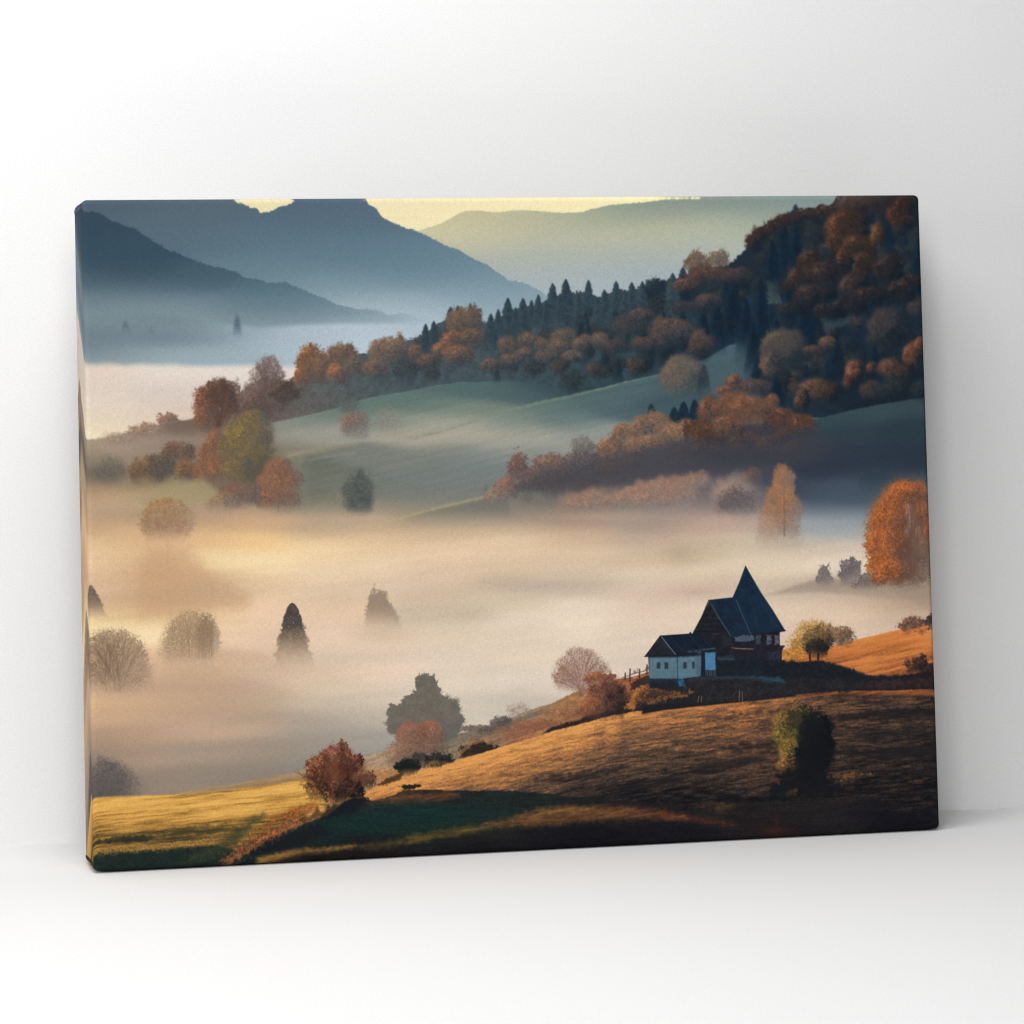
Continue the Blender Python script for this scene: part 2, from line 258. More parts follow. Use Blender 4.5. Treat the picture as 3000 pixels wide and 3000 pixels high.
    # ---- the dark meadow at right ----
    DK = [(2420,1230,52,70,76),(2550,1205,54,72,78),(2700,1180,52,68,74),(2480,1270,46,60,70),(2650,1260,42,56,66),(2480,1330,44,54,68),(2650,1340,40,52,64),(2400,1380,46,54,68),(2600,1400,48,60,72),(2350,1300,58,60,70),(2250,1330,62,62,74),(2200,1380,70,72,84),(2100,1350,66,66,78),(2000,1370,74,72,82),(1900,1380,74,74,84),(1800,1400,78,80,86),(2300,1420,62,68,82),(2100,1430,100,92,96),(1950,1440,128,112,106),(1800,1450,120,110,102),(1700,1400,80,80,84),(1650,1440,108,106,100),(2450,1430,68,80,94),(2650,1430,72,86,96),(2200,1450,105,98,102)]
    m = s.below([(0,1500),(1480,1450),(1560,1400),(1700,1340),(1900,1280),(2100,1250),(2404,1226),(2485,1203),(2586,1183),(2711,1163),(3000,1110)], 3)*sstep(1480, 1560, X)*sstep(1520, 1430, Y-.03*(X-2000))
    s.blend(full, m, s.field(DK, 75, 28))
    s.fill([(1930,1100),(2000,1060),(2050,1000),(2150,940),(2230,960),(2230,1180),(2100,1160),(1980,1130)], (72,94,102), 8)
    # ---- forest mass ----
    fo_up = [(0,1400),(640,1235),(690,1160),(780,1110),(850,1120),(900,1085),(960,1065),(1060,1045),(1150,1015),(1240,985),(1300,940),(1370,920),(1430,955),(1480,925),(1510,905),(1580,898),(1640,868),(1700,862),(1760,872),(1850,852),(1900,838),(1990,818),(2080,790),(2140,777),(2184,734),(2196,697),(2221,669),(2271,647),(2314,625),(2376,616),(2432,603),(2463,575),(2480,550),(3000,550)]
    fo_lo = [(0,1500),(560,1232),(700,1240),(800,1238),(893,1219),(986,1197),(1064,1171),(1110,1161),(1173,1152),(1266,1133),(1353,1121),(1493,1116),(1574,1124),(1680,1140),(1773,1132),(1835,1114),(1937,1090),(2000,1068),(2060,1055),(2140,1010),(2190,1000),(2200,1100),(2250,1180),(2330,1215),(2404,1226),(2485,1204),(2586,1184),(2711,1164),(3000,1110)]
    FC = [(640,1200,105,82,74),(720,1220,92,76,74),(820,1210,84,78,78),(950,1170,72,76,80),(1100,1130,58,70,80),(1250,1110,50,66,78),(1400,1080,48,62,74),(1550,1090,42,58,72),(1750,1100,32,50,64),(1300,1010,52,64,74),(1450,980,46,62,74),(1600,940,40,56,70),(1750,920,36,52,66),(1900,900,34,48,62),(1900,1030,30,48,64),(2100,900,28,46,62),(2150,1000,24,42,60),(2250,800,24,36,48),(2350,900,20,36,52),(2300,680,28,36,46),(2500,600,34,32,38),(2600,700,20,30,42),(2650,850,20,34,48),(2500,950,18,34,50),(2650,1000,20,32,44),(2400,1100,18,32,46),(2600,1130,18,28,40),(2300,1150,26,40,52),(2200,1080,40,52,62)]
    m = s.below(fo_up, 3, 10, 10, 8)*(1-s.below(fo_lo, 2.5, 1.5, 6))*sstep(560, 640, X)
    fc = s.field([(x, y, r+21, g+20, b+14) if x < 1960 else (x, y, r+6, g+6, b+5) for x, y, r, g, b in FC], 110, 60)*(1+.06*s.N[2]+.06*s.N[4]+.06*s.N[0])[..., None]
    s.blend(full, m, fc)
    # interlocking wood: many crowns and firs, back to front
    rg = np.random.RandomState(11); pts = []
    while len(pts) < 230:
        x = rg.uniform(1180, 2750); y = rg.uniform(620, 1180)
        if y > np.interp(x, *np.array(fo_up).T)+22 and y < np.interp(x, *np.array(fo_lo).T)-16: pts.append((y, x))
    for y, x in sorted(pts):
        k = rg.rand(); hz = np.clip((2050-x)/700, 0, 1); R = rg.uniform(20, 38)*(1-.25*hz); lift = np.array((26, 24, 18))*hz
        if k < .34: s.conifer(x, y-R*1.7, y+R*1.3, R*.75, np.array((20, 36, 50))+lift*.9, np.array((30, 46, 58))+lift, soft=3, foot=.8, a=.85)
        elif k < .86: s.crown(x, y, R*1.1, R, np.array((56, 62, 64))+lift, np.array((34, 46, 54))+lift, np.array((20, 32, 44))+lift, soft=.25, rimw=(.4, 1.2), lx=-.75, ly=-.6, a=.85)
        else: s.crown(x, y, R*1.1, R, np.array((116, 82, 64))+lift*.4, np.array((62, 54, 54))+lift*.7, np.array((22, 33, 44))+lift, soft=.25, rimw=(.4, 1.2), lx=-.75, ly=-.6, a=.85)
    # clearings
    c3 = T(1600, 560, 1.61)
    s.fill(c3((1040,425),(1097,408),(1090,478),(1110,515),(1170,505),(1150,535),(1045,530)), (74,92,90), 5, .75, 6, 7)
    s.fill(c3((1298,606),(1420,585),(1470,575),(1400,640),(1310,660)), (50,68,78), 6, .7, 5, 8)
    s.fill(c3((895,705),(965,690),(992,755),(890,770)), (60,80,88), 6, .7, 5, 8)
    s.fill(c3((745,822),(890,785),(985,760),(1000,800),(960,880),(860,940),(780,930)), (70,90,98), 6, .8, 5, 8)
    s.fill(c3((890,800),(985,775),(980,790),(890,815)), (64,84,92), 3, .6)
    # dark conifer stand
    D1, D2 = (40,56,68), (28,44,58)
    for cx, top, base, hw in [(1247,948,1040,17),(1271,940,1040,20),(1320,898,1000,22),(1341,894,990,17),(1438,918,1010,21),(1488,872,1000,26),(1532,873,1000,27),(1557,878,980,14),(1577,862,980,17),(1619,829,980,23),(1658,817,990,29),(1695,862,960,16),(1724,820,980,19),(1771,848,980,22),(1805,823,980,18),(1851,826,980,21),(1882,823,970,16),(1971,799,940,22),(1600,880,990,16),(1750,870,960,15),(1830,850,960,16),(1460,905,990,14),(1510,900,990,14),(1640,860,980,16)]:
        s.conifer(cx, top, top+hw*5.2, hw*1.25, (48,64,74), (60,74,82), pw=.6, jag=.28, tiers=6)
    s.crown(1920,842,28,32,(52,66,74),(32,48,60),D2, lump=.3)
    s.conifer(1378, 887, 1010, 30, (82,72,70), (110,88,74), pw=.75, jag=.4)
    for cx, top, base, hw in [(2140,815,1010,36),(2100,860,1040,30),(2060,900,1050,28),(2185,870,1060,34),(2228,812,1080,38),(2205,940,1120,28),(2296,625,900,36),(2330,650,860,36),(2262,700,880,34),(2310,800,1010,34),(2380,870,1010,34),(2352,862,1060,40),(2275,930,1040,26),(2450,980,1110,32),(2560,800,960,40),(2620,880,1000,36),(2222,1025,1190,30),(2270,1090,1200,34),(2560,1000,1110,30),(2690,700,900,36),(2600,640,800,34),(2150,790,960,30),(2000,900,1060,26),(1950,930,1080,24)]:
        s.conifer(cx, top, base, hw, (17,33,48), (26,44,58), pw=.6, jag=.25, a=.85, soft=3, foot=.85)
    B = s.crown
    # left part of the wood: orange-brown trees on the crest
    B(640,1182,68,66,(168,98,66),(112,78,66),(92,72,68), grain=.5, lump=.25, rimw=(.35,1.0), lx=-.95, ly=-.3)
    B(655,1150,52,38,(120,88,76),(98,74,66),(88,68,64), twig=.35, lump=.35, gap=.4)
    s.bare(650,1225,34,-.05,(84,64,58),2.4,5,.45,.6,4)
    B(608,1225,40,40,(165,105,75),(120,86,72),(104,82,74), lx=-.9, ly=-.2)
    B(782,1118,50,66,(150,128,124),(128,108,106),(104,88,88), twig=.45, lump=.2, gap=.3, foot=.2); B(775,1165,70,52,(138,112,104),(112,92,90),(92,78,78), twig=.3, lump=.25, foot=.3)
    B(745,1190,42,40,(140,108,100),(104,84,80),(84,74,74), twig=.3)
    B(785,1082,32,40,(140,120,116),(126,106,104),(112,96,94), twig=.5, lump=.22, gap=.3, foot=0); s.dome(783,1210,56,1046,(96,80,78),n=50,w=1.6,a=.5,seed=9,foot=8)
    s.dome(640,1250,56,1112,(92,66,58),n=40,w=1.6,a=.4,seed=5,foot=6)
    B(835,1150,46,36,(110,88,80),(84,70,68),(72,66,68))
    B(912,1072,44,60,(178,112,62),(120,88,70),(92,78,74), rimw=(.3,1)); B(880,1110,22,38,(176,108,62),(128,90,70),(100,80,74), rimw=(.2,.8)); B(950,1080,30,50,(140,100,78),(108,86,76),(84,76,76))
    B(1004,1052,52,50,(140,106,92),(104,86,80),(82,76,78)); B(985,1100,30,34,(170,108,72),(118,88,76),(84,76,78), rimw=(.1,.7)); B(1040,1080,36,40,(120,98,90),(92,82,80),(72,74,78))
    B(1130,1040,52,52,(150,116,98),(112,94,86),(78,78,80), lump=.3, soft=.2); B(1165,1020,34,40,(140,110,94),(108,92,86),(76,76,80), lump=.3, soft=.2); B(1100,1085,40,34,(138,102,82),(96,84,80),(68,72,78))
    B(1190,1080,40,46,(72,76,80),(60,70,78),(54,66,76)); B(1218,1035,22,28,(140,98,82),(100,84,80),(66,72,78))
    B(1364,955,52,56,(124,98,82),(100,84,78),(70,70,74), lump=.3); B(1330,1000,46,28,(158,102,74),(104,82,74),(64,68,74), rimw=(.2,.8)); B(1300,1025,40,24,(158,102,74),(104,82,74),(64,68,74), rimw=(.1,.7))
    B(1346,1045,52,32,(152,98,76),(96,80,76),(60,66,74), rimw=(.3,.95)); B(1390,990,36,26,(132,98,80),(90,78,74),(60,66,74)); B(1260,1060,38,26,(120,88,80),(84,74,74),(58,66,74)); B(1440,1075,36,24,(118,92,78),(80,74,72),(54,64,72))
    for cx, cy, rx, ry in [(1488,1018,31,32),(1548,1002,36,28),(1590,1015,26,24),(1654,992,42,30),(1640,1020,34,26),(1700,1012,26,24),(1716,998,20,22),(1760,1000,26,28),(1540,1035,30,20),(1600,1045,36,20),(1680,1045,34,20),(1500,1055,34,20)]:
        B(cx,cy,rx,ry,(140,102,78),(92,80,74),(50,62,70), rimw=(.35,1.1), lump=.24, soft=.28)
    B(1850,960,60,40,(78,70,70),(56,60,66),(36,50,62)); B(1880,925,40,22,(120,84,66),(70,64,66),(40,52,62), rimw=(.3,1)); B(1975,975,74,46,(112,82,68),(74,66,66),(36,50,62), rimw=(.25,1)); B(1905,1010,60,28,(92,72,66),(62,60,64),(34,50,62))
    B(2053,1012,42,44,(96,72,68),(70,60,62),(36,46,58)); B(1800,1020,40,26,(84,70,68),(58,60,66),(36,52,64)); B(2020,905,60,26,(66,58,62),(46,52,60),(28,44,58)); B(2075,885,44,24,(92,70,66),(60,58,62),(30,44,58))
    B(2047,782,38,48,(112,78,64),(88,68,62),(66,58,58), twig=.25, lump=.28); B(2103,772,35,44,(116,88,72),(90,72,64),(66,58,58), twig=.3, lump=.28); B(2075,810,70,30,(104,70,60),(72,58,58),(40,46,54)); B(2010,840,46,24,(112,78,66),(70,60,60),(36,46,56)); B(2160,810,50,28,(84,62,62),(56,52,58),(30,42,54))
    # reddish brow of the hill at upper right
    for cx, cy, rx, ry in [(2205,712,24,30),(2225,690,28,26),(2265,668,34,24),(2310,648,36,24),(2360,634,40,20),(2420,622,40,20)]:
        B(cx,cy,rx,ry,(96,60,56),(54,40,44),(24,34,44), rimw=(.35,1.1), lump=.3, grain=.5, soft=.25)
    B(2500,598,60,34,(112,88,84),(78,60,58),(34,34,40), twig=.35, lump=.4); B(2570,590,60,30,(84,64,60),(54,46,48),(28,32,38), twig=.3, lump=.4)
    for cx, cy, rx, ry, rim, body in [(2482,676,68,62,(160,86,48),(74,54,48)),(2460,720,40,44,(130,76,52),(66,52,48)),(2515,748,58,62,(156,96,54),(70,54,48)),(2545,790,50,50,(120,74,54),(56,48,48)),(2472,775,26,46,(146,82,52),(70,50,48)),(2645,644,46,44,(150,78,52),(74,48,46)),(2655,606,40,30,(116,66,54),(60,44,44)),(2378,780,40,56,(118,80,62),(60,50,52)),(2345,825,44,44,(112,82,62),(58,52,52)),(2430,810,66,50,(110,74,62),(54,48,52)),(2395,865,60,34,(104,74,66),(54,50,56)),(2500,850,44,50,(120,82,66),(58,52,56)),(2606,800,46,64,(98,68,58),(46,44,50)),(2640,860,44,36,(104,72,62),(46,44,50)),(2560,870,60,30,(104,72,64),(46,44,50)),(2680,830,40,26,(104,72,64),(44,42,48)),(2480,905,60,30,(88,68,64),(44,46,54)),(2430,915,50,26,(84,66,64),(44,46,54)),(2330,905,50,24,(80,64,64),(44,48,56))]:
        B(cx,cy,rx,ry,np.array(rim)*1.05,np.array(body)*.8,(17,29,42), rimw=(.4,1.15), lump=.26, grain=.42, soft=.22, sat=.84, lx=-.75, ly=-.6)
    B(2572,690,22,44,(140,84,52),(80,54,44),(30,34,40), lx=-.9, ly=-.3, soft=.3, lump=.25)
    B(2606,960,62,58,(96,76,66),(54,52,56),(18,32,46), rimw=(.35,1.1), lx=-.85, ly=-.5, lump=.2, soft=.25)
    B(2300,1028,72,66,(136,106,76),(74,68,66),(30,44,56), rimw=(.45,1.15), lx=-.75, ly=-.6, lump=.18, grain=.3); B(2262,1075,34,44,(132,96,78),(76,66,64),(36,46,56), lx=-.9, ly=-.2, soft=.25)
    B(2426,1010,26,26,(128,86,66),(78,60,58),(26,38,50)); B(2390,1030,40,20,(96,70,62),(56,52,56),(26,38,50), rimw=(.2,1))
    for cx, cy, rx, ry, rim in [(2508,1092,32,40,(164,98,76)),(2492,1120,24,26,(120,76,66)),(2556,1080,18,20,(134,86,70)),(2392,1142,50,34,(142,98,80)),(2350,1172,24,34,(122,88,76)),(2430,1150,44,34,(90,68,64)),(2680,1045,34,50,(150,90,66)),(2700,1010,20,24,(158,92,64)),(2612,1082,36,34,(128,84,68)),(2650,1090,30,26,(90,62,58))]:
        B(cx,cy,rx,ry,rim,np.array(rim)*.55+8,(20,32,44), lump=.25, soft=.25, rimw=(.25,1.1), lx=-.9, ly=-.45, grain=.45)
    B(2004,1106,70,72,(138,108,84),(98,88,80),(62,70,74), rimw=(.45,1.15), lx=-.85, ly=-.5, lump=.15, grain=.28, fade=(1130,1185)); s.conifer(2062,1068,1170,26,(44,58,66),a=.8, fade=(1120,1175))
    # ---- middle bank of autumn trees ----
    s.conifer(1908,1182,1275,26,(40,54,64)); s.conifer(1975,1192,1280,28,(30,46,58)); s.conifer(2003,1176,1280,32,(28,44,58)); s.conifer(2035,1170,1275,28,(28,44,58)); s.conifer(2055,1190,1275,24,(32,48,60)); s.conifer(1450,1418,1450,11,(86,98,104), a=.8); s.conifer(1425,1418,1448,10,(96,106,110), a=.7)
    B(1518,1374,30,50,(138,98,90),(112,86,84),(90,80,84), lump=.25); B(1550,1410,34,34,(120,92,90),(98,84,86),(80,78,84)); B(1487,1432,34,34,(168,112,94),(128,98,90),(96,88,90), fade=(1450,1490)); B(1455,1455,36,30,(170,128,108),(140,114,102),(110,102,98), a=.7, fade=(1460,1500))
    bank = np.array([(1500,1425),(1620,1395),(1720,1375),(1820,1350),(1920,1320),(2020,1308),(2120,1300),(2220,1295),(2340,1285)])
    for y, x in sorted((np.interp(xx, *bank.T)+rg.uniform(-25, 62), xx) for xx in rg.uniform(1520, 2350, 90)):
        h = np.clip((2000-x)/450, 0, 1); lo = np.interp(x, *bank.T)
        B(x, y, rg.uniform(18,34), rg.uniform(14,24), np.array((112,78,66))+h*np.array((20,22,22)), np.array((76,62,62))+h*np.array((18,20,20)), np.array((54,54,62))+h*np.array((24,24,22)), soft=.3, lump=.25, a=.8*float(sstep(lo+75, lo+10, y)), rimw=(.3,1.15))
    B(1617,1366,56,38,(146,108,98),(110,90,88),(82,78,84)); B(1660,1370,40,34,(140,98,90),(104,86,86),(78,76,82)); B(1580,1385,32,30,(134,102,94),(104,88,88),(80,78,84))
    B(1710,1318,40,42,(128,114,106),(108,100,96),(88,84,86), twig=.4, lump=.3); B(1700,1355,56,32,(118,98,94),(94,86,88),(76,76,82)); s.bare(1712,1360,18,0,(92,86,86),1.6,5,.45,.5,3)
    for cx, cy, rx, ry in [(1791,1322,44,42),(1835,1275,46,40),(1870,1310,46,34),(1928,1255,50,46),(1880,1255,34,36),(1970,1275,40,34),(2004,1270,46,40),(1915,1300,50,26)]:
        B(cx,cy,rx,ry,(172,114,82),(124,94,80),(84,76,78), rimw=(.25,1.15), lump=.24, grain=.45, soft=.22)
    for cx, cy, rx, ry in [(2150,1125,24,34),(2125,1150,26,22)]: B(cx,cy,rx,ry,(160,98,66),(96,70,62),(50,52,58), lump=.3)
    B(2214,1140,50,30,(94,72,68),(66,60,64),(40,48,58)); 
    for cx, cy, rx, ry in [(2081,1215,46,50),(2040,1260,40,36),(2077,1275,54,36),(2150,1195,54,44),(2263,1180,22,26),(2206,1220,80,66),(2130,1255,44,34),(2295,1235,44,40),(2351,1250,48,34)]:
        k = .8 if cx > 2280 or cy > 1255 else 1.0
        B(cx,cy,rx,ry,(204*k,114*k,64*k),(104*k,72*k,60*k),(56,54,62), rimw=(.55,1.3), lump=.24, grain=.5, soft=.2, sat=.8)
    # dark foot of the bank
    for cx, cy, rx, ry, a in [(1700,1400,130,26,.7),(1850,1370,130,36,.8),(2000,1345,130,36,.85),(2150,1335,150,36,.8),(2300,1330,120,36,.75),(1620,1420,90,20,.6)]:
        s.haze(cx, cy, rx, ry, (72,71,77) if cx < 2100 else (58,61,69), a)
    # orange fog-veiled row below it
    for cx, cy, rx, ry in [(1690,1492,60,40),(1745,1470,50,38),(1800,1478,44,30),(1845,1462,48,34),(1895,1446,50,36),(1950,1432,50,34),(2000,1420,46,32),(2045,1410,40,30),(1990,1455,60,30),(1900,1475,60,28)]:
        B(cx,cy,rx,ry,(184,126,100) if cx < 1980 else (160,108,92),(150,118,108),(128,114,110), lump=.25, soft=.35, fade=(1440 if cx > 1760 else 1465,1520), rimw=(.2,1.1), a=.85)
    B(2204,1398,30,28,(118,84,80),(96,76,78),(86,78,84), a=.85, soft=.25)
    B(2153,1464,74,70,(200,162,138),(164,140,130),(146,134,132), a=.55, soft=.35, rimw=(-.1,.7), fade=(1450,1530)); B(2160,1482,56,52,(116,96,92),(94,86,90),(112,104,104), a=.9, soft=.3, fade=(1480,1545))
    s.haze(2090,1530,90,28,(196,164,146),.45)
    # tall golden tree in the fog
    for cx, cy, rx, ry in [(2296,1412,34,52),(2286,1470,48,60),(2310,1500,40,70),(2262,1530,44,56),(2285,1580,68,66)]:
        B(cx,cy,rx,ry,(180,114,70),(152,108,84),(134,108,96), lump=.18, grain=.45, rimw=(.2,1.2), a=.9, fade=(1440,1640), gap=.2, foot=.3)
    s.seg(2297,1400,2298,1570,1.5,(110,86,76),.5,3)
    # ---- left cluster of trees ----
    B(427,1262,60,24,(186,146,124),(160,130,114),(150,126,112), lump=.35, soft=.25); B(490,1232,28,22,(172,128,110),(146,112,98),(130,106,96), lump=.35); B(350,1290,44,24,(180,150,130),(164,140,122),(158,136,118), lump=.3, soft=.4, a=.7)
    s.blend(full, s.below([(0,2000),(440,1262),(500,1246),(566,1228),(567,1400)],3)*sstep(440,520,X)*sstep(572,566,X)*sstep(1290,1240,Y)*.8, hex3((122,104,94)))
    B(328,1385,40,44,(118,108,94),(110,102,90),(116,106,92), soft=.45, a=.75, lump=.15, fade=(1390,1440))
    B(520,1335,54,42,(140,98,84),(112,88,78),(96,84,76), lump=.2, soft=.2); B(430,1385,50,50,(142,104,76),(116,92,74),(104,90,76), lump=.2, soft=.2, fade=(1390,1450)); B(475,1380,44,50,(106,90,80),(98,86,78),(100,88,78), soft=.3, fade=(1390,1440)); B(545,1385,34,38,(150,102,72),(118,90,74),(100,86,76), soft=.2, fade=(1390,1440))
    s.fill([(384,1464),(470,1440),(540,1418),(590,1400),(640,1440),(640,1470),(520,1478)], (172,156,118), 12, .75)
    for cx, cy, rx, ry in [(632,1298,28,38),(612,1340,36,44),(600,1385,34,40),(640,1370,34,50)]:
        B(cx,cy,rx,ry,(178,106,70),(140,94,74),(112,90,80), lump=.2, rimw=(.25,1.2), lx=-.9, ly=-.35, fade=(1360,1475), soft=.25, grain=.4)
    s.bare(625,1430,40,.02,(120,92,78),1.6,5,.35,.4,12)
    for cx, cy, rx, ry in [(745,1228,34,30),(700,1270,42,46),(680,1320,40,44),(740,1290,64,70),(750,1370,62,76),(700,1385,50,50)]:
        B(cx,cy,rx,ry,(176,138,64),(116,102,78),(98,92,82), lump=.2, rimw=(.5,1.25), lx=-.95, ly=-.35, fade=(1380,1480), grain=.4, soft=.25, sat=.9)
    s.haze(760,1380,40,60,(84,82,68),.6)
    for cx, cy, rx, ry in [(815,1385,46,46),(795,1425,46,46),(838,1425,46,60),(785,1460,38,36),(820,1470,64,42)]:
        B(cx,cy,rx,ry,(172,106,72),(138,98,80),(118,98,88), lump=.18, rimw=(.25,1.25), lx=-.8, ly=-.5, fade=(1440,1530), grain=.45, soft=.22)
    s.bare(815,1500,44,.03,(104,78,70),1.8,5,.3,.45,21)
    B(708,1452,66,38,(160,90,78),(122,98,88),(104,94,88), lump=.2, rimw=(.45,1), fade=(1460,1520)); B(655,1475,50,36,(170,124,98),(146,118,98),(130,112,98), lump=.2, a=.7, fade=(1470,1520))
    # trees on the foggy meadow
    B(1042,1250,44,46,(150,112,98),(122,110,102),(128,124,116), soft=.3, lump=.15, fade=(1275,1300)); B(1028,1196,30,22,(92,98,98),(90,96,96),(104,110,106), a=.8, soft=.4); B(1135,1240,40,44,(140,132,122),(138,132,120),(146,140,128), a=.6, soft=.5, lump=.15, fade=(1260,1295))
    B(1050,1450,44,66,(96,98,90),(88,92,88),(92,94,90), lump=.1, soft=.3, foot=0, fade=(1460,1540)); s.conifer(1057, 1370, 1500, 40, (86,91,88), pw=.75, jag=.15, soft=6, fade=(1450,1520), foot=0); B(990,1470,30,26,(150,132,104),(135,122,102),(128,120,106), a=.5, soft=.5, fade=(1470,1505))
    # ---- trees standing in the valley fog ----
    s.haze(480,1690,92,84,(210,170,130),.8); s.haze(590,1728,130,30,(194,164,136),.65); s.haze(470,1755,110,24,(196,164,130),.6)
    s.fill([(430,1600),(555,1600),(590,1660),(640,1700),(720,1740),(740,1775),(560,1800),(420,1800),(400,1740),(410,1660)], (204,164,126), 26, .55, 8, 28)
    B(488,1534,80,74,(186,132,88),(172,136,104),(184,148,114), lump=.1, soft=.12, grain=.4, fade=(1545,1610), lx=-.4, ly=-.95, foot=0, rimw=(.3,1.1)); s.seg(492,1530,492,1650,1.2,(184,146,112),.4)
    for i, an in enumerate((-.5,-.25,0,.22,.48)): s.bare(490,1600,26,an,(160,122,92),1.3,5,.28,.3,400+i,fade=(1540,1620),k=.8)
    s.conifer(248,1674,1815,24,(96,84,78),pw=.5,jag=.2,fade=(1745,1812),foot=0); s.conifer(262,1704,1820,60,(122,106,94),pw=.8,jag=.2,fade=(1745,1820),soft=3,foot=0)
    # left bare tree, ghost clump, dark fir, blurred fir
    B(335,1955,102,110,(182,152,124),(176,146,118),(184,152,124), lump=.06, soft=.12, fade=(1965,2090), a=.8, foot=.1, grain=.2); B(335,1945,97,100,(164,134,110),(160,130,106),(166,136,112), twig=.6, lump=.05, soft=.08, fade=(1950,2075), a=.6, foot=.2, grain=.3); B(395,1995,62,62,(160,132,110),(156,128,106),(166,136,112), twig=.4, a=.6, fade=(1990,2060), foot=.2, lump=.15)
    s.dome(335,2070,100,1845,(120,96,80),n=95,w=1.7,a=.46,seed=31,fade=(1925,2050),foot=26)
    B(556,1905,88,106,(194,160,126),(190,158,124),(200,168,136), lump=.16, a=.8, fade=(1890,2010), foot=.2, soft=.2, grain=.25); B(550,1890,76,90,(172,140,108),(166,136,106),(180,150,120), twig=.75, lump=.18, fade=(1870,1970), a=.7, foot=.3); B(610,1872,34,66,(154,126,100),(158,130,104),(184,154,126), a=.8, lump=.15, fade=(1880,1960), foot=.2); s.haze(570,2000,150,60,(194,164,134),.7); s.haze(520,2070,200,50,(196,166,138),.4)
    s.dome(530,2000,50,1806,(152,124,98),n=34,w=1.4,a=.42,seed=41,fade=(1850,1955),foot=34,spread=.9); s.dome(575,2000,44,1796,(150,122,97),n=34,w=1.4,a=.42,seed=42,fade=(1850,1955),foot=30,spread=.8); s.dome(608,2000,30,1800,(144,116,93),n=30,w=1.4,a=.45,seed=43,fade=(1850,1955),foot=20,spread=.8)
    s.conifer(858,1768,2005,72,(146,124,101),pw=.62,jag=.25,fade=(1840,1990),a=.9,foot=.2,tiers=6); s.conifer(857,1766,1925,50,(88,79,73),pw=.55,jag=.2,fade=(1790,1925),foot=0,tiers=6); s.conifer(856,1766,1900,46,(76,69,66),pw=.52,jag=.2,fade=(1800,1870),foot=0,tiers=6,a=.9)
    s.rng = np.random.RandomState(3)
    for _ in range(46):
        x, y = 856+s.rng.normal(0, 20), s.rng.uniform(1800, 1925); s.seg(x, y, x+1, y+1, .9, (205,178,148), .6)
    s.fill([(1088,1738),(1096,1716),(1102,1735),(1112,1722),(1120,1735),(1130,1730),(1140,1762),(1170,1810),(1180,1850),(1066,1850),(1072,1790),(1080,1750)], (150,130,112), 6, .9, 5, 6, fade=(1765,1865))
    s.haze(1115,1850,70,22,(172,148,128),.5); s.haze(1390,1800,70,24,(196,178,154),.5)
    s.haze(1990,1620,50,30,(178,158,134),.55); s.haze(2050,1735,70,14,(192,166,150),.5); s.haze(1640,1715,110,12,(192,174,158),.6)
    B(285,2295,110,76,(122,106,96),(106,95,90),(92,86,84), lump=.12, soft=.25, lx=-.2, foot=0); s.haze(275,2320,90,44,(92,86,84),.7)
    far_m = sstep(1640, 1500, Y+.05*(X-1500))*.4
    s.blur((slice(0, int(s.H*.56)), slice(0, s.W)), 1, far_m[:int(s.H*.56)])
    tr = s.box(2000, 560, 2760, 1240); s.blur(tr, 1, .6*sstep(2000, 2140, X[tr])*sstep(1230, 1120, Y[tr]))
    for fx, fy, frx, fry, fc_ in [(340,2055,170,34,(214,178,142)),(560,1965,150,30,(210,176,144)),(860,1975,120,30,(218,190,162)),(1120,1850,120,24,(226,202,174)),(500,1590,150,26,(226,186,142)),(830,1525,140,22,(214,178,142)),(1060,1520,130,18,(200,174,146)),(1750,1515,190,22,(196,168,146)),(2160,1535,120,24,(192,164,146)),(2290,1635,120,28,(214,194,172))]:
        s.haze(fx, fy, frx, fry, fc_, .55)
    # ---- slope with trees behind the orange tree at right ----
    s.fill([(2240,1745),(2330,1715),(2420,1690),(2480,1700),(2560,1690),(2700,1680),(2760,1690),(2760,1760),(2560,1750),(2400,1735)], (150,134,118), 8, .7, fade=(1712,1775))
    B(2416,1692,26,34,(128,116,110),(118,108,104),(134,120,110), lump=.3, fade=(1700,1735)); B(2490,1680,34,44,(122,110,108),(108,98,98),(128,114,106), lump=.35, fade=(1700,1745)); B(2540,1710,40,30,(124,110,102),(114,102,96),(130,114,104), lump=.3, fade=(1705,1745))
    # ---- big orange tree at the right edge ----
    B(2655,1570,116,164,(190,98,42),(126,80,58),(100,76,66), lump=.07, grain=.5, rimw=(.3,1.1), lx=-.8, ly=-.55, fade=(1690,1745), foot=.2)
    for cx, cy, rx, ry in [(2650,1446,50,36),(2614,1478,40,42),(2592,1535,42,54),(2572,1600,38,54),(2578,1665,44,50),(2620,1600,46,80),(2610,1680,50,46)]:
        B(cx,cy,rx,ry,(200,102,40),(160,82,42),(108,66,48), lump=.24, grain=.6, rimw=(.1,1.1), lx=-.85, ly=-.4, a=.9 if cx < 2650 else .5, fade=(1695,1735))
    for cx, cy, rx, ry in [(2688,1448,40,40),(2708,1520,28,50),(2718,1590,24,60)]:
        B(cx,cy,rx,ry,(176,94,48),(136,78,52),(104,70,58), lump=.22, grain=.6, rimw=(.1,1.1), lx=-.3, ly=-.9, fade=(1660,1735), gap=.25, a=.85)
    for gx, gy, gr in [(2662,1500,9),(2668,1535,8),(2690,1560,8),(2655,1560,6),(2700,1600,9),(2676,1590,6)]:
        B(gx,gy,gr,gr*2.6,(160,144,130),(150,134,122),(140,120,108), a=.55, soft=.4, lump=.3, foot=0)
    s.dome(2672,1735,92,1420,(98,72,62),n=60,w=2.4,a=.42,seed=51,foot=14,spread=1.5,tip=2,fade=(1630,1715))
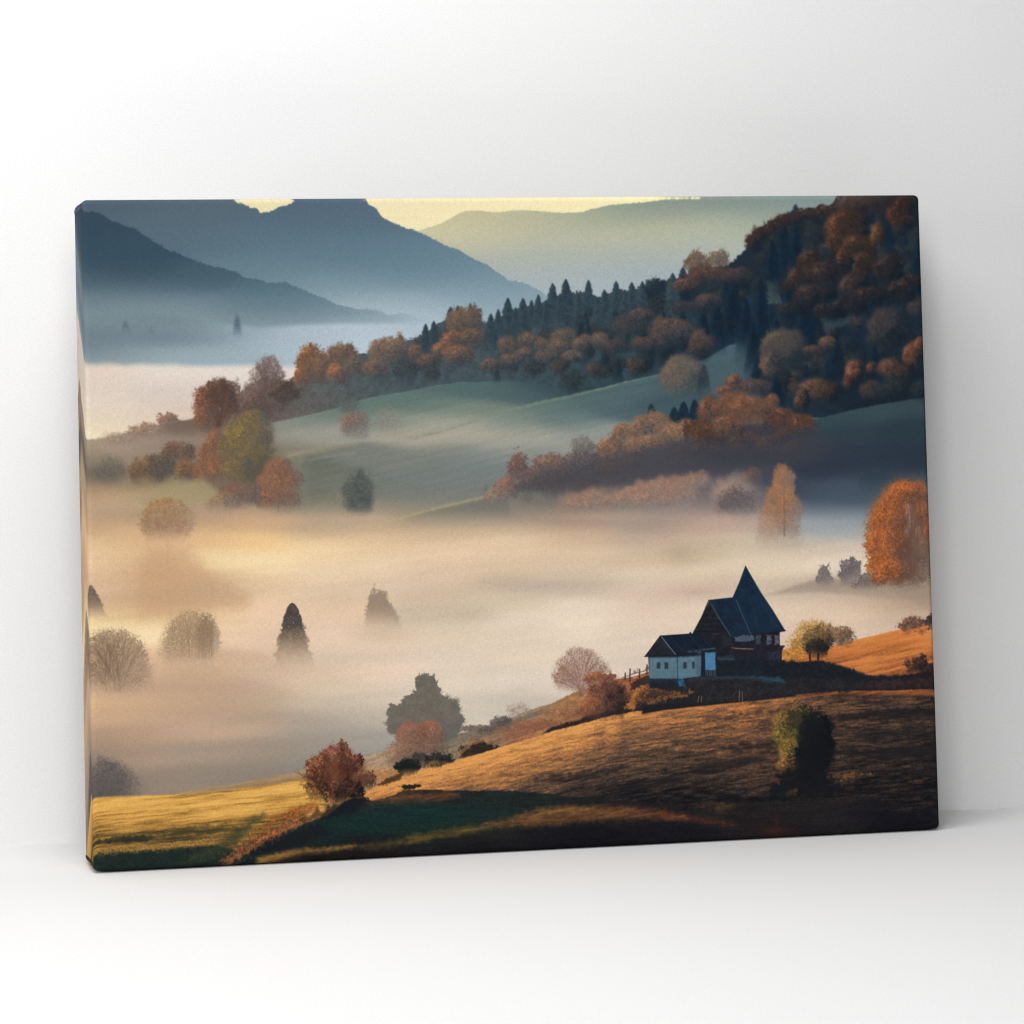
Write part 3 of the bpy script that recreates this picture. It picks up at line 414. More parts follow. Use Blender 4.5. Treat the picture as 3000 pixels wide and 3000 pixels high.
    B(2655,1446,56,34,(196,98,40),(150,80,46),(110,72,54), lump=.2, grain=.5, soft=.2, foot=1); B(2625,1520,30,60,(192,98,40),(150,80,44),(110,72,54), lump=.2, grain=.5, soft=.3, a=.7)
    B(2715,1640,40,70,(120,88,74),(104,84,76),(110,92,82), twig=.4, a=.7, fade=(1690,1750)); s.haze(2700,1745,90,18,(160,138,120),.6)
def paint_front(p):
    s = p; X, Y = s.X, s.Y; full = (slice(None), slice(None)); B = s.crown
    # ---------- slope behind, right of the small firs ----------
    c4 = T(1200, 2000, 2.415); c3 = T(800, 1900, 3.22)
    # hazy tan slope in the hollow
    hz = [(0,2800),(700,2420),(780,2300),(800,2290),(893,2256),(960,2240),(1048,2217),(1140,2197),(1200,2170),(1300,2160),(1400,2140),(1480,2110),(1530,2090),(1620,2060),(1680,2030),(1740,2010),(1800,1990),(1860,1985),(1900,1970),(3000,1900)]
    HZ = [(850,2290,165,140,108),(950,2262,165,140,112),(1040,2240,170,146,120),(1120,2215,166,142,118),(1060,2290,168,130,95),(1100,2280,178,128,78),(1000,2300,150,120,85),(1300,2165,128,118,104),(1300,2190,130,118,100),(1340,2210,140,115,88),(1400,2150,122,108,96),(1420,2170,140,112,88),(1480,2125,120,100,88),(1500,2150,158,104,74),(1560,2130,150,96,70),(1560,2090,150,128,100),(1620,2075,140,112,84),(1640,2100,160,108,72),(1700,2040,168,124,84),(1720,2070,150,92,64),(1780,2010,150,96,66),(1820,2000,160,98,64),(1850,2030,150,90,55),(1850,2070,60,44,40),(1900,2050,48,40,40)]
    m = s.below(hz, 3, 3, 8)*sstep(2250, 2050, X)
    s.grass(m, -.35, [(0,0,0)]*2, amp=0) if False else None
    s.blend(full, m, s.field(HZ, 55, 22)*(1+.10*s.vn(X/60,(Y+.35*X)/5,71)+.08*s.N[2]+.06*s.N[0])[..., None])
    for cx, cy, rx, ry, rim, body, dark in [(1399,2136,52,12,(150,120,104),(110,98,90),(96,88,82)),(1469,2118,34,20,(120,108,98),(92,84,78),(80,74,70)),(1440,2140,60,12,(110,98,88),(96,86,78),(86,78,72))]:
        B(cx,cy,rx,ry,rim,body,dark, soft=.2, lump=.2)
    B(1523,2090,46,30,(176,152,136),(160,140,126),(140,122,110), twig=.5, lump=.3, a=.8); s.bare(1520,2112,16,0,(128,110,100),1.3,5,.5,.5,5)
    s.path([(1380,2170),(1450,2146),(1520,2110),(1570,2092),(1620,2075)], 7, (112,96,84), .55); s.path([(1400,2170),(1490,2140),(1560,2118),(1640,2090)], 4, (150,128,98), .4)
    B(1580,2128,80,20,(172,100,68),(140,84,62),(120,78,62), lump=.4, a=.7); B(1660,2085,60,24,(184,128,80),(160,104,68),(130,84,60), lump=.4, a=.7); B(1500,2150,50,16,(176,108,74),(146,92,68),(128,86,66), lump=.4, a=.6)
    # dark hollow bushes along the crest
    B(1407,2202,58,30,(120,88,62),(50,38,34),(36,30,32), lump=.2, rimw=(.55,1.2)); s.path([(1345,2210),(1380,2178),(1430,2165)], 5, (168,124,78), .5)
    s.fill(c4((930,370),(1000,320),(1100,290),(1250,240),(1300,225),(1400,200),(1500,190),(1932,120),(1932,170),(1600,205),(1400,245),(1200,300),(1000,350)), (40,34,34), 4, .95, 4, 8, tex=.2)
    s.fill(c4((840,400),(900,345),(985,310),(960,345),(930,375)), (176,128,76), 4, .7, 3, 6)
    # gray-green fir in front of the fog
    fir = c3((1362,262),(1400,250),(1432,238),(1470,262),(1515,256),(1540,300),(1560,355),(1582,385),(1575,415),(1620,440),(1650,438),(1668,480),(1730,466),(1742,510),(1765,560),(1760,600),(1790,640),(1812,690),(1785,720),(1765,752),(1770,790),(1720,840),(1640,880),(1560,890),(1300,860),(1110,790),(1085,760),(1060,700),(1080,650),(1058,620),(1075,575),(1110,560),(1085,522),(1140,530),(1200,528),(1215,490),(1265,440),(1330,425),(1300,395),(1345,390),(1348,330))
    s.fill(fir, (110,103,93), 1.6, 1, 5, 7, tex=.06, tc=4, blotch=.05)
    s.fill(c3((1100,700),(1800,690),(1770,790),(1640,890),(1300,870),(1110,790)), (98,96,94), 14, .6, 3)
    for i in range(60):
        k = s.rng.randint(len(fir)-14); a, b = np.array(fir[k]), np.array(fir[k+1]); q = a+(b-a)*s.rng.rand(); d = q-np.array((1245, 2110)); d = d/np.hypot(*d)
        s.seg(q[0]-d[0]*4, q[1]-d[1]*4, q[0]+d[0]*7+s.rng.normal(0,2), q[1]+d[1]*5-3, 1.3, (112,105,94), .8, .4)
    s.fill(c3((1580,930),(1700,890),(1800,800),(1940,735),(1940,800),(1840,830),(1700,880)), (128,114,98), 6, .6)
    # red autumn bushes before it
    B(1205,2168,52,52,(168,100,80),(136,94,82),(112,84,78), lump=.2, soft=.15, twig=.15); B(1262,2152,40,42,(166,100,74),(146,96,78),(120,86,78), lump=.22, soft=.12); B(1230,2200,80,46,(146,96,76),(122,88,76),(104,80,72), lump=.2, soft=.2, twig=.2); B(1180,2215,56,40,(170,118,86),(140,102,82),(120,92,78), lump=.25, soft=.3, a=.7)
    s.bare(1245,2215,26,-.1,(104,76,66),1.6,5,.4,.45,61); s.bare(1225,2215,26,.15,(104,76,66),1.6,5,.4,.4,62)
    # ---------- yellow field at lower left ----------
    lf = [(0,2340),(277,2336),(375,2330),(484,2327),(520,2322),(592,2309),(683,2298),(773,2281),(893,2256),(980,2236),(1060,2216),(1200,2200)]
    m = s.below(lf, 2.5, 1, 6)*sstep(1120, 1040, X+.2*(2300-Y))
    s.grass(m, -.14, [(92,68,44),(150,118,84),(170,142,108)], (110,8), .6+.25*sstep(60,0,Y-s.line_y(lf,X)), .5, 11)
    yl = [(0,2338),(277,2338),(484,2330),(592,2325),(665,2316),(773,2304),(893,2284),(960,2268)]
    dep = Y-s.line_y(yl, X)
    m = s.below(yl, 3, 2, 8)*sstep(1010, 930, X)
    base = np.interp(dep, [0,14,40,80,100,118,135,150,165,300], [.72,.86,.78,.62,.45,.36,.30,.42,.28,.2]).astype(f32)
    s.grass(m, -.10, [(30,38,34),(92,76,44),(160,118,58),(214,162,80),(232,182,98)], (90,5), base, .34, 12, fine=.18)
    for q, w, c, a in [([(277,2466),(330,2455),(400,2448),(470,2448),(440,2462),(330,2470)],0,(40,44,38),.85),([(420,2455),(520,2436),(640,2428),(700,2424),(640,2440),(520,2452)],0,(66,60,40),.6),([(480,2430),(560,2420),(680,2412),(560,2430)],0,(72,62,40),.5)]:
        s.fill(q, c, 5, a, 6, 8)
    # green shadow at the foot
    gs = [(0,2505),(275,2503),(330,2496),(450,2490),(560,2480),(640,2478),(700,2495),(720,2540),(3000,2560)]
    m = s.below(gs, 5, 3, 10)
    s.blend(full, m, np.array((30,42,38),f32)*(1+.15*s.N[1]+.1*s.N[3])[..., None])
    s.fill([(640,2470),(690,2430),(740,2395),(775,2385),(740,2420),(700,2470),(660,2500),(600,2520),(540,2530),(560,2500)], (56,62,44), 16, .7, 6, 10, tex=.15)
    s.fill([(277,2492),(400,2478),(560,2464),(650,2452),(620,2474),(480,2488),(330,2500),(277,2504)], (150,112,60), 9, .75, 4, 8, tex=.3, tc=4)
    # ---------- the big front hill ----------
    cr = [(0,2600),(640,2560),(700,2510),(760,2460),(830,2420),(900,2385),(1039,2333),(1095,2310),(1142,2291),(1204,2266),(1241,2252),(1324,2232),(1407,2209),(1465,2190),(1531,2172),(1614,2145),(1697,2124),(1780,2100),(1862,2085),(1945,2077),(2045,2066),(2151,2055),(2236,2047),(2321,2037),(2384,2030),(2470,2024),(2600,2024),(3000,2010)]
    m = s.below(cr, 2, 2.5, 5, 2)
    d = Y-s.line_y(cr, X)
    xs = [1040,1200,1400,1600,1800,2000,2200,2400,2600,2740]
    b0 = np.interp(X, xs, [.92,1.06,1.08,1.02,.86,.74,.66,.48,.36,.29]); k = np.interp(X, xs, [.0024,.0038,.0042,.0037,.0029,.0024,.0015,.0009,.0007,.0006])
    base = (b0-k*d+.06*np.exp(-(d/14)**2)).astype(f32)
    base = base-.35*sstep(2300, 2420, Y)*sstep(1650, 2050, X)-.30*sstep(2480, 2560, X)*sstep(2250, 2330, Y)
    bend = (s.line_y(cr, X)*.55-.07*X).astype(f32)
    s.grass(m, 0, [(18,20,25),(48,42,40),(98,74,58),(172,116,70),(222,156,86)], (32,4.5), np.clip(base,.1,1), .25, 13, bend=bend, fine=.24)
    # redder tint to the right
    s.blend(full, m*sstep(1700, 2300, X)*.28, s.img*np.array((1.06,.9,.82),f32))
    # darker folds on the right
    for q, a in [([(2150,2092),(2260,2080),(2330,2078),(2250,2090),(2180,2098)],.5),([(2420,2100),(2560,2080),(2740,2072),(2740,2100),(2560,2108),(2450,2110)],.75),([(2440,2150),(2600,2138),(2740,2135),(2740,2155),(2560,2165)],.6),([(2100,2190),(2280,2170),(2260,2190),(2150,2204)],.6),([(2450,2200),(2600,2190),(2745,2180),(2745,2215),(2560,2225)],.6),([(2420,2028),(2560,2024),(2750,2018),(2750,2045),(2600,2042),(2440,2036)],.85),([(1560,2285),(1700,2260),(1860,2240),(1800,2265),(1640,2292)],.5),([(1700,2310),(1860,2290),(2020,2270),(1980,2300),(1800,2322)],.5),([(2000,2250),(2160,2225),(2250,2215),(2180,2245),(2050,2268)],.6)]:
        s.fill(q, (30,28,32), 8, a, 8, 10)
    # deep shade at the bottom
    lo = [(0,2700),(640,2560),(700,2500),(755,2470),(860,2425),(960,2390),(1010,2350),(1039,2338),(1095,2346),(1142,2336),(1180,2318),(1235,2314),(1345,2318),(1490,2318),(1573,2324),(1655,2334),(1738,2345),(1821,2348),(1904,2352),(2000,2366),(2100,2375),(2250,2350),(2400,2345),(2750,2330)]
    m = s.below(lo, 3, 3, 7, 2)
    SH = [(700,2530,22,38,36),(800,2480,26,30,34),(900,2440,24,40,38),(1000,2400,22,42,40),(1100,2370,26,40,40),(1100,2400,22,46,44),(1250,2390,22,46,44),(1400,2380,24,42,42),(1250,2430,24,42,38),(1350,2330,34,34,34),(1500,2335,30,36,36),(1650,2350,30,34,36),(1500,2370,28,40,38),(1800,2360,32,30,32),(1900,2370,34,28,30),(1400,2440,34,36,32),(1600,2440,24,24,28),(1250,2480,28,28,30),(1100,2490,24,24,28),(1400,2490,20,20,24),(1700,2470,18,18,24),(900,2520,26,24,26),(2000,2440,22,22,28),(2200,2420,34,28,30),(2400,2400,32,30,32),(2600,2380,22,22,28),(2700,2400,16,16,24),(2300,2440,28,24,28),(2150,2380,32,32,32),(2500,2330,36,32,34),(2700,2340,28,26,32)]
    s.blend(full, m*sstep(2650, 2350, X-4*(Y-2340)), s.field(SH, 90, 30)*(1+.16*s.N[1]+.12*s.vn(X/50,(Y+.05*X)/5,81))[..., None])
    # second lit fold inside the shade
    for q, c, a, so in [([(1050,2365),(1100,2340),(1180,2322),(1330,2324),(1345,2330),(1290,2345),(1180,2352),(1110,2350)],(150,84,46),.55,6),
        ([(1200,2455),(1260,2440),(1330,2428),(1420,2418),(1470,2414),(1420,2430),(1330,2446),(1260,2458),(1200,2466)],(122,98,50),.8,5),
        ([(1040,2478),(1120,2466),(1210,2450),(1300,2436),(1260,2458),(1180,2474),(1080,2488)],(104,84,46),.7,5),
        ([(1420,2412),(1500,2396),(1560,2374),(1620,2364),(1700,2364),(1790,2362),(1860,2368),(1930,2376),(2010,2388),(2010,2398),(1900,2396),(1800,2400),(1680,2408),(1560,2420),(1460,2424)],(118,78,48),.85,6),
        ([(1500,2400),(1560,2380),(1640,2368),(1740,2366),(1640,2380),(1560,2392)],(150,112,58),.5,4),
        ([(1850,2376),(1930,2380),(2030,2392),(2140,2410),(2150,2416),(2040,2408),(1930,2396)],(116,58,42),.6,5),
        ([(2040,2360),(2100,2356),(2150,2362),(2100,2372)],(110,76,48),.5,5),([(2100,2378),(2130,2360),(2150,2360),(2120,2380)],(110,76,48),.4,4),
        ([(755,2516),(800,2500),(846,2491),(930,2486),(1000,2480),(1040,2478),(1000,2490),(900,2500),(800,2522),(760,2530)],(176,128,62),.85,5),
        ([(800,2528),(870,2508),(960,2500),(1050,2492),(1050,2520),(900,2530)],(34,28,26),.8,6)]:
        sl, mk = s.poly(q, so+9, 4, 12); cc = np.array(c, f32); s.grass(mk*a*.95, -.16, [cc*.3, cc*.7, cc, cc*1.25], cell=(40,5), base=.6, amp=.4, seed=17, sl=sl)
    # orange brush on the bank at the left end
    for q, c, a in [([(640,2530),(690,2490),(740,2450),(800,2420),(850,2400),(900,2385),(900,2410),(840,2440),(770,2470),(720,2505),(690,2530)],(132,80,52),.8),([(700,2470),(760,2420),(830,2385),(880,2365),(860,2395),(800,2420)],(132,90,46),.8),([(780,2400),(850,2370),(910,2350),(930,2370),(860,2400)],(140,82,42),.8)]:
        s.fill(q, c, 8, a, 10, 10, tex=.35, tc=4, blotch=.25, bc=10)
    s.fill([(740,2500),(780,2470),(850,2440),(930,2410),(960,2440),(900,2470),(800,2500)], (24,28,32), 9, .85, 8, 10)
    for _ in range(260):
        t = s.rng.rand(); x = 650+260*t+s.rng.normal(0,18); y = 2525-150*t+s.rng.normal(0,16)
        s.seg(x, y, x+s.rng.normal(0,4), y-s.rng.uniform(6,14), 1.2, [(150,96,58),(112,68,44),(64,44,36),(128,98,58)][s.rng.randint(4)], .4, .5)
    # spiky shrub on the bank
    for cx, cy, rx, ry, rim, body, dk in [(985,2215,44,40,(160,88,66),(120,66,52),(72,42,38)),(940,2270,44,56,(178,106,48),(116,64,42),(54,34,32)),(1000,2270,56,60,(128,72,46),(78,46,38),(34,26,28)),(1038,2240,30,34,(140,76,50),(90,50,40),(48,34,34)),(1065,2290,36,30,(130,90,62),(104,72,54),(74,52,44)),(925,2310,40,40,(176,108,50),(110,66,40),(56,36,32)),(1010,2325,60,36,(84,50,36),(48,32,32),(24,22,28))]:
        B(cx,cy,rx,ry,rim,body,dk, lump=.35, grain=.7, soft=.12, gap=.35, rimw=(.2,1.1))
    for i in range(16):
        s.bare(960+s.rng.uniform(-20,60),2350,30,s.rng.uniform(-.6,.6),[(84,48,38),(60,36,32),(96,56,40),(116,70,44)][i%4],1.5,5,.3,.5,100+i,k=.8)
    for _ in range(150):
        an = s.rng.uniform(-1.6, 1.3); r = s.rng.uniform(.8,1.0); x = 988+r*88*np.sin(an); y = 2290-r*100*np.cos(an)
        s.seg(x, y, x+9*np.sin(an), y-9*np.cos(an)-3, 1.1, [(140,80,60),(170,100,60),(96,56,44)][s.rng.randint(3)], .6, .4)
    s.fill([(940,2400),(960,2360),(1040,2345),(1080,2360),(1020,2385)], (22,24,30), 8, .8, 6, 8); s.fill([(880,2400),(930,2372),(960,2380),(930,2400),(900,2420)], (60,44,32), 8, .7, 8, 8, tex=.3)
    # small dark bushes on the crest
    B(1197,2246,38,28,(40,44,40),(26,30,30),(20,24,26), lump=.35); B(1284,2224,46,20,(64,58,50),(46,44,42),(34,34,34), lump=.3); B(1265,2240,30,12,(150,112,62),(110,84,50),(70,56,40), lump=.3); B(1235,2225,30,22,(52,48,44),(44,42,40),(34,34,34), lump=.3, a=.7)
    s.fill([(1105,2300),(1140,2278),(1180,2266),(1175,2280),(1130,2300)], (54,40,32), 4, .8, 4, 5); B(1195,2308,20,10,(50,40,34),(36,30,28),(30,26,26), lump=.4); B(1222,2304,10,6,(60,46,36),(46,36,30),(34,28,28), lump=.4)
    # ---------- hill at right behind the house ----------
    cb = [(2200,1925),(2290,1905),(2340,1900),(2424,1895),(2493,1879),(2545,1866),(2606,1852),(2666,1838),(2731,1826),(2800,1812)]
    fo = [(2200,1960),(2404,1936),(2464,1951),(2505,1966),(2545,1980),(2606,1982),(2666,1977),(2739,1963),(2800,1955)]
    m = s.below(cb, 2, 2.5, 5)*sstep(2280, 2300, X)*sstep(2045, 2030, Y)
    d = (Y-s.line_y(cb, X))/np.maximum(s.line_y(fo, X)-s.line_y(cb, X), 5)
    s.grass(m, -.22, [(70,44,36),(140,82,50),(196,118,62),(214,140,80)], (110,8), np.clip(.80-.30*d,.2,1).astype(f32), .34, 15, fine=.2)
    m2 = s.below(fo, 5, 5, 10)*sstep(2240, 2330, X)*s.below([(0,1900),(3000,1900)],2)*(1-s.below(cr, 2, 2, 5))
    s.blend(full, m2, s.field([(2300,1960,32,30,34),(2400,1990,26,32,38),(2500,2010,30,30,36),(2650,2010,34,30,34),(2740,2000,32,28,32),(2500,1985,26,34,40)],100,30)*(1+.15*s.N[2]+.12*s.N[0])[..., None])
    s.fill([(2420,2015),(2500,2000),(2620,1992),(2745,1985),(2745,2010),(2600,2016)], (58,42,40), 6, .6, 5, 8, tex=.25)
    B(2676,1832,40,28,(150,100,80),(106,72,62),(80,56,50), lump=.3, grain=.5); s.fill([(2620,1858),(2700,1836),(2740,1824),(2740,1834),(2700,1846),(2630,1866)], (190,112,66), 3, .9, 2, 5, tex=.15); B(2735,1818,22,24,(92,66,60),(70,52,50),(56,44,44), lump=.3)
    B(2690,1955,44,36,(110,64,46),(58,40,36),(34,28,32), lump=.35, gap=.2); B(2740,1965,20,30,(60,40,38),(38,30,32),(28,26,30))
    # ---------- round bushes beside the house ----------
    B(1704,1962,76,62,(176,116,98),(158,128,114),(140,112,100), twig=.55, lump=.14, soft=.14, gap=.35, grain=.6, rimw=(.5,1.2)); B(1660,1990,36,40,(168,104,86),(150,108,94),(140,104,92), twig=.4, lump=.25, gap=.3)
    s.dome(1706,2040,74,1905,(190,166,152),n=40,w=1.2,a=.5,seed=61,foot=8); s.dome(1702,2040,76,1900,(128,90,78),n=60,w=1.3,a=.45,seed=62,foot=8)
    B(1760,1990,50,20,(176,100,66),(140,82,60),(110,70,56), lump=.4)
    B(1780,2050,66,58,(164,92,64),(92,58,52),(46,34,36), lump=.16, grain=.45, rimw=(.3,1.1), lx=-.75, ly=-.6); B(1735,2075,34,34,(176,100,62),(140,80,54),(96,62,50), lump=.25)
    s.fill([(1830,2075),(1850,2040),(1862,2010),(1900,1985),(1905,2015),(1880,2050),(1860,2078)], (176,112,56), 5, .85, 5, 7, tex=.25, tc=4)
    # fence left of the house
    for x, y0, y1 in [(1846,1960,1998),(1896,1948,1976),(1832,1972,1990),(1874,1962,1985)]: s.seg(x, y0, x-1, y1, 2, (52,40,38), .9)
    for dy in (0, 9, 18): s.path([(1822,1986+dy*.6),(1850,1976+dy),(1900,1962+dy)], 1.1, (84,56,48), .75)
    s.bare(1880,1975,8,-1.1,(88,62,54),1,4,.5,.6,301); s.bare(1886,1968,7,.6,(88,62,54),1,4,.5,.6,302)
    s.fill([(1848,2004),(1870,1990),(1905,1978),(1905,2002),(1870,2016),(1846,2020)], (44,36,38), 3, .9, 4, 6)
    # ---------- garden ground in shade ----------
    s.fill([(1890,2040),(1960,1990),(2250,1960),(2330,1990),(2330,2040),(2240,2050),(2050,2069),(1945,2081),(1880,2092)], (30,30,34), 3)
    H = T(1860, 1620, 3.864)
    s.fill(H((150,1500),(160,1400),(500,1400),(760,1370),(1000,1220),(1650,1215),(1932,1225),(2500,1330),(2500,1560),(1932,1590),(1700,1620),(1500,1650),(1000,1680),(600,1700),(300,1720),(0,1760),(0,1650)), (36,36,40), 6, 1, 5, 8, tex=.18, tc=4, blotch=.12)
    s.fill(H((-40,1680),(0,1600),(120,1480),(160,1475),(165,1520),(420,1560),(600,1570),(660,1555),(600,1610),(400,1650),(200,1700),(0,1720)), (124,80,48), 5, .7, 7, 8, tex=.4, tc=4, blotch=.3, bc=9)
    s.fill(H((180,1540),(420,1590),(300,1640),(120,1650)), (50,40,36), 7, .7, 5)
    s.fill(H((900,1400),(1300,1395),(1640,1410),(1700,1470),(1500,1460),(1300,1420),(1000,1425)), (40,58,74), 4, .7, 4, 8); s.fill(H((1290,1400),(1640,1408),(1690,1465),(1560,1450),(1400,1415)), (44,78,102), 4, .6, 3, 7)
    s.fill(H((600,1400),(900,1385),(1200,1400),(900,1440),(600,1450)), (58,62,72), 6, .5, 4)
    for _ in range(90):
        x, y = 1900+s.rng.rand()*420, 2010+s.rng.rand()*50; s.seg(x, y, x+s.rng.normal(0,2), y-s.rng.uniform(4,9), 1, [(62,50,46),(46,52,60),(84,62,48)][s.rng.randint(3)], .5)
    # garden stakes
    for a, b in [((1185,1560),(1180,1675)),((1215,1570),(1218,1675)),((755,1625),(752,1690)),((725,1620),(712,1690))]: s.path(H(a, b), 1.0, (150,120,96), .75)
    s.path(H((1150,1560),(1080,1650)), .7, (80,66,60), .6)
    # ---------- the house ----------
    NV = (24,40,58)
    s.fill(H((150,1172),(300,960),(660,915),(845,545),(1100,512),(1640,885),(1640,1210),(1000,1390),(490,1428),(165,1425)), (30,36,46), 1)
    s.fill(H((660,900),(1630,880),(1640,1060),(1690,1065),(1660,1110),(1660,1225),(920,1390),(700,1300),(660,1100)), (30,32,40), 1.5, 1, tex=.15, tc=4, blotch=.15)
    s.fill(H((920,1190),(1660,1210),(1700,1225),(1690,1370),(920,1400)), (26,34,42), 3, .9, 2, tex=.15)
    # big gable boards
    s.fill(H((845,560),(870,575),(1090,945),(700,940),(662,915)), (30,32,40), 1.2, 1, tex=.12)
    for y in range(600, 930, 34):
        xl = 850-(y-560)*.53; xr = 868+(y-575)*.6
        s.path(H((xl+8, y+s.rng.uniform(-3,3)), (xr-8, y+s.rng.uniform(-3,3))), .9, (48,46,52) if y//34 % 2 else (26,26,32), .65)
    s.path(H((700,888),(1080,878)), 1.8, (24,22,28), .9); s.path(H((870,918),(950,916)), 1.6, (84,54,44), .5); s.path(H((880,925),(930,930)), 1.2, (70,48,44), .4)
    s.fill(H((760,935),(860,930),(880,1070),(800,1060)), (40,32,40), 3, .6, 3); s.fill(H((910,940),(980,940),(980,1090),(920,1090)), (26,28,36), 3, .7, 2); s.fill(H((990,940),(1090,950),(1120,1050),(1000,1060)), (42,46,54), 4, .6, 3)
    # tower roof and nave roof
    s.fill(H((1250,145),(1265,165),(1310,250),(1420,440),(1560,650),(1702,880),(1640,888),(1500,908),(1320,925),(1230,935),(1190,760),(1105,505),(1180,335)), NV, 1, 1, tex=.08, tc=4, blotch=.08)
    s.fill(H((836,535),(1105,505),(1140,525),(1322,930),(1090,945),(865,572)), (24,38,54), 1, 1, tex=.08, tc=4, blotch=.10)
    s.path(H((862,572),(940,715),(1090,945)), 1.2, (74,96,112), .8); s.path(H((1145,528),(1215,700),(1318,932)), 1.1, (70,92,110), .75); s.path(H((836,537),(1105,507)), 1.6, (36,48,60), .9); s.path(H((838,536),(760,720),(660,908)), 1.6, (26,28,36), .9)
    for a, b in [((1010,575),(1110,680)),((1130,770),(1225,860)),((1040,640),(1110,740)),((1270,420),(1330,620)),((1400,480),(1500,700)),((1340,640),(1400,850)),((1500,660),(1590,840)),((1180,560),(1300,880))]:
        s.path(H(a, b), .8, (44,62,80), .45)
    s.path(H((1250,146),(1420,440),(1560,650),(1700,880)), 1.1, (32,46,60), .7)
    s.path(H((1700,880),(1640,890),(1500,910),(1320,930),(1090,948)), 2, (30,26,32), .8)
    # plaster and windows under the eaves
    s.fill(H((1110,950),(1230,932),(1340,930),(1355,975),(1300,1000),(1190,1010),(1140,1000)), (72,90,108), 3, .85, 3, 6, tex=.22, tc=4); s.path(H((1150,965),(1200,1000)), 1.2, (110,124,138), .5)
    for x0, x1, c in [(1370,1425,(58,66,80)),(1490,1545,(74,80,90)),(1585,1632,(84,90,98))]: s.fill(H((x0,930),(x1,925),(x1,1030),(x0,1035)), c, 1.5, .9, 2, 5, tex=.3, tc=4)
    for x in (1455,1565): s.path(H((x,915),(x,1045)), 2.2, (34,28,34), .9)
    s.path(H((1340,1050),(1690,1055)), 2.2, (40,30,36), .9); s.path(H((1100,1010),(1340,1020)), 2.5, (28,28,36), .8)
    s.path(H((1095,1072),(1135,1078)), 1.8, (130,74,56), .75); s.path(H((1140,1080),(1240,1084),(1340,1088)), 1.3, (170,136,112), .75)
    s.path(H((1080,1100),(1660,1100)), 2.5, (44,34,40), .6); s.fill(H((1420,1110),(1500,1105),(1505,1225),(1430,1225)), (40,32,40), 3, .6, 2); s.fill(H((1510,1120),(1640,1110),(1640,1215),(1515,1215)), (44,50,66), 3, .7, 4, 6, tex=.3, tc=4)
    s.path(H((1670,1070),(1655,1225)), 1.6, (28,26,32), .9); s.path(H((940,1195),(1120,1205)), 2.6, (58,80,92), .7); s.fill(H((950,1170),(1120,1150),(1130,1220),(960,1220)), (44,56,66), 3, .6, 3); s.fill(H((1130,1130),(1400,1130),(1400,1210),(1140,1215)), (36,36,42), 4, .5, 4)
    for y in (1225,1260,1300): s.path(H((925,y),(1690,y-10)), .8, (20,24,32), .5)
    # low wing: roof, walls, windows
    s.fill(H((285,935),(620,912),(700,915),(800,960),(900,1080),(905,1095),(770,1105),(460,1150),(110,1172)), (22,32,46), 1, 1, tex=.1, tc=4, blotch=.08)
    s.fill(H((285,938),(302,950),(460,1150),(300,1172),(108,1174)), (36,38,46), 1, 1, tex=.14, tc=4, blotch=.1)
    s.path(H((302,948),(380,1050),(462,1150)), 1.3, (110,128,140), .85); s.path(H((400,950),(560,1125)), .8, (50,64,78), .5); s.path(H((520,940),(660,1100)), .7, (44,58,72), .4); s.path(H((620,925),(740,1070)), .8, (54,66,78), .5); s.path(H((780,980),(850,1050)), .7, (60,70,80), .5)
    s.path(H((110,1172),(460,1160),(770,1128)), 1.5, (24,26,34), .9); s.fill(H((600,1105),(745,1095),(745,1130),(600,1138)), (58,72,86), 2.5, .7, 3, 5, tex=.3); s.path(H((770,1095),(905,1080)), 2.4, (62,82,96), .8); s.seg(*H((625,910))[0], *H((632,905))[0], 2.5, (34,30,36))
    s.fill(H((160,1180),(475,1178),(480,1425),(165,1425)), (88,113,126), 1.2, 1, tex=.05, tc=6, blotch=.05); s.fill(H((485,1178),(758,1160),(745,1395),(640,1410),(490,1430)), (88,115,130), 1.5, 1, 1, 6, tex=.05, tc=6, blotch=.06)
    s.path(H((160,1188),(475,1186),(758,1166)), 1.2, (54,70,84), .7); s.path(H((482,1180),(484,1425)), .8, (66,80,92), .8)
    s.fill(H((680,1160),(770,1155),(770,1400),(700,1405)), (60,78,92), 6, .45); s.fill(H((165,1420),(480,1422),(490,1530),(170,1530)), (32,36,46), 2, 1, 2, tex=.15); s.fill(H((160,1300),(480,1300),(480,1425),(165,1425)), (76,108,124), 16, .35)
    for q in [((248,1240),(288,1240),(288,1310),(248,1310)),((336,1240),(376,1238),(376,1312),(336,1312)),((548,1238),(586,1234),(586,1308),(548,1310)),((648,1230),(676,1228),(676,1308),(650,1308))]:
        s.fill(H(*q), (34,44,52), 1.4, .9); (x0,y0),(x1,_),_,(_,y1) = q; s.path(H((x0+14,y0+6),(x0+14,y1-6)), .5, (70,86,96), .5); s.fill(H((x0+17,y0+6),(x1-4,y0+6),(x1-4,y1-8),(x0+17,y1-8)), (52,60,66), 1, .4)
    s.fill(H((752,1130),(800,1110),(800,1390),(750,1395)), (22,32,44), 1.5, .95); s.fill(H((797,1130),(912,1126),(914,1325),(797,1328)), (72,122,158), 1.5, 1, 1, 5, tex=.05, tc=5); s.fill(H((797,1130),(912,1126),(912,1170),(797,1180)), (74,112,144), 6, .5)
    for x in range(805, 915, 13): s.path(H((x,1330),(x+s.rng.uniform(-3,3),1390)), 1.2, [(72,88,100),(36,44,54),(54,68,80)][s.rng.randint(3)], .8)
    s.fill(H((488,1435),(550,1430),(552,1490),(520,1510),(492,1515)), (40,106,156), 4, .8, 2, 5, tex=.2); s.fill(H((545,1490),(570,1480),(575,1525),(555,1530)), (84,88,90), 3, .5, 2, 4)
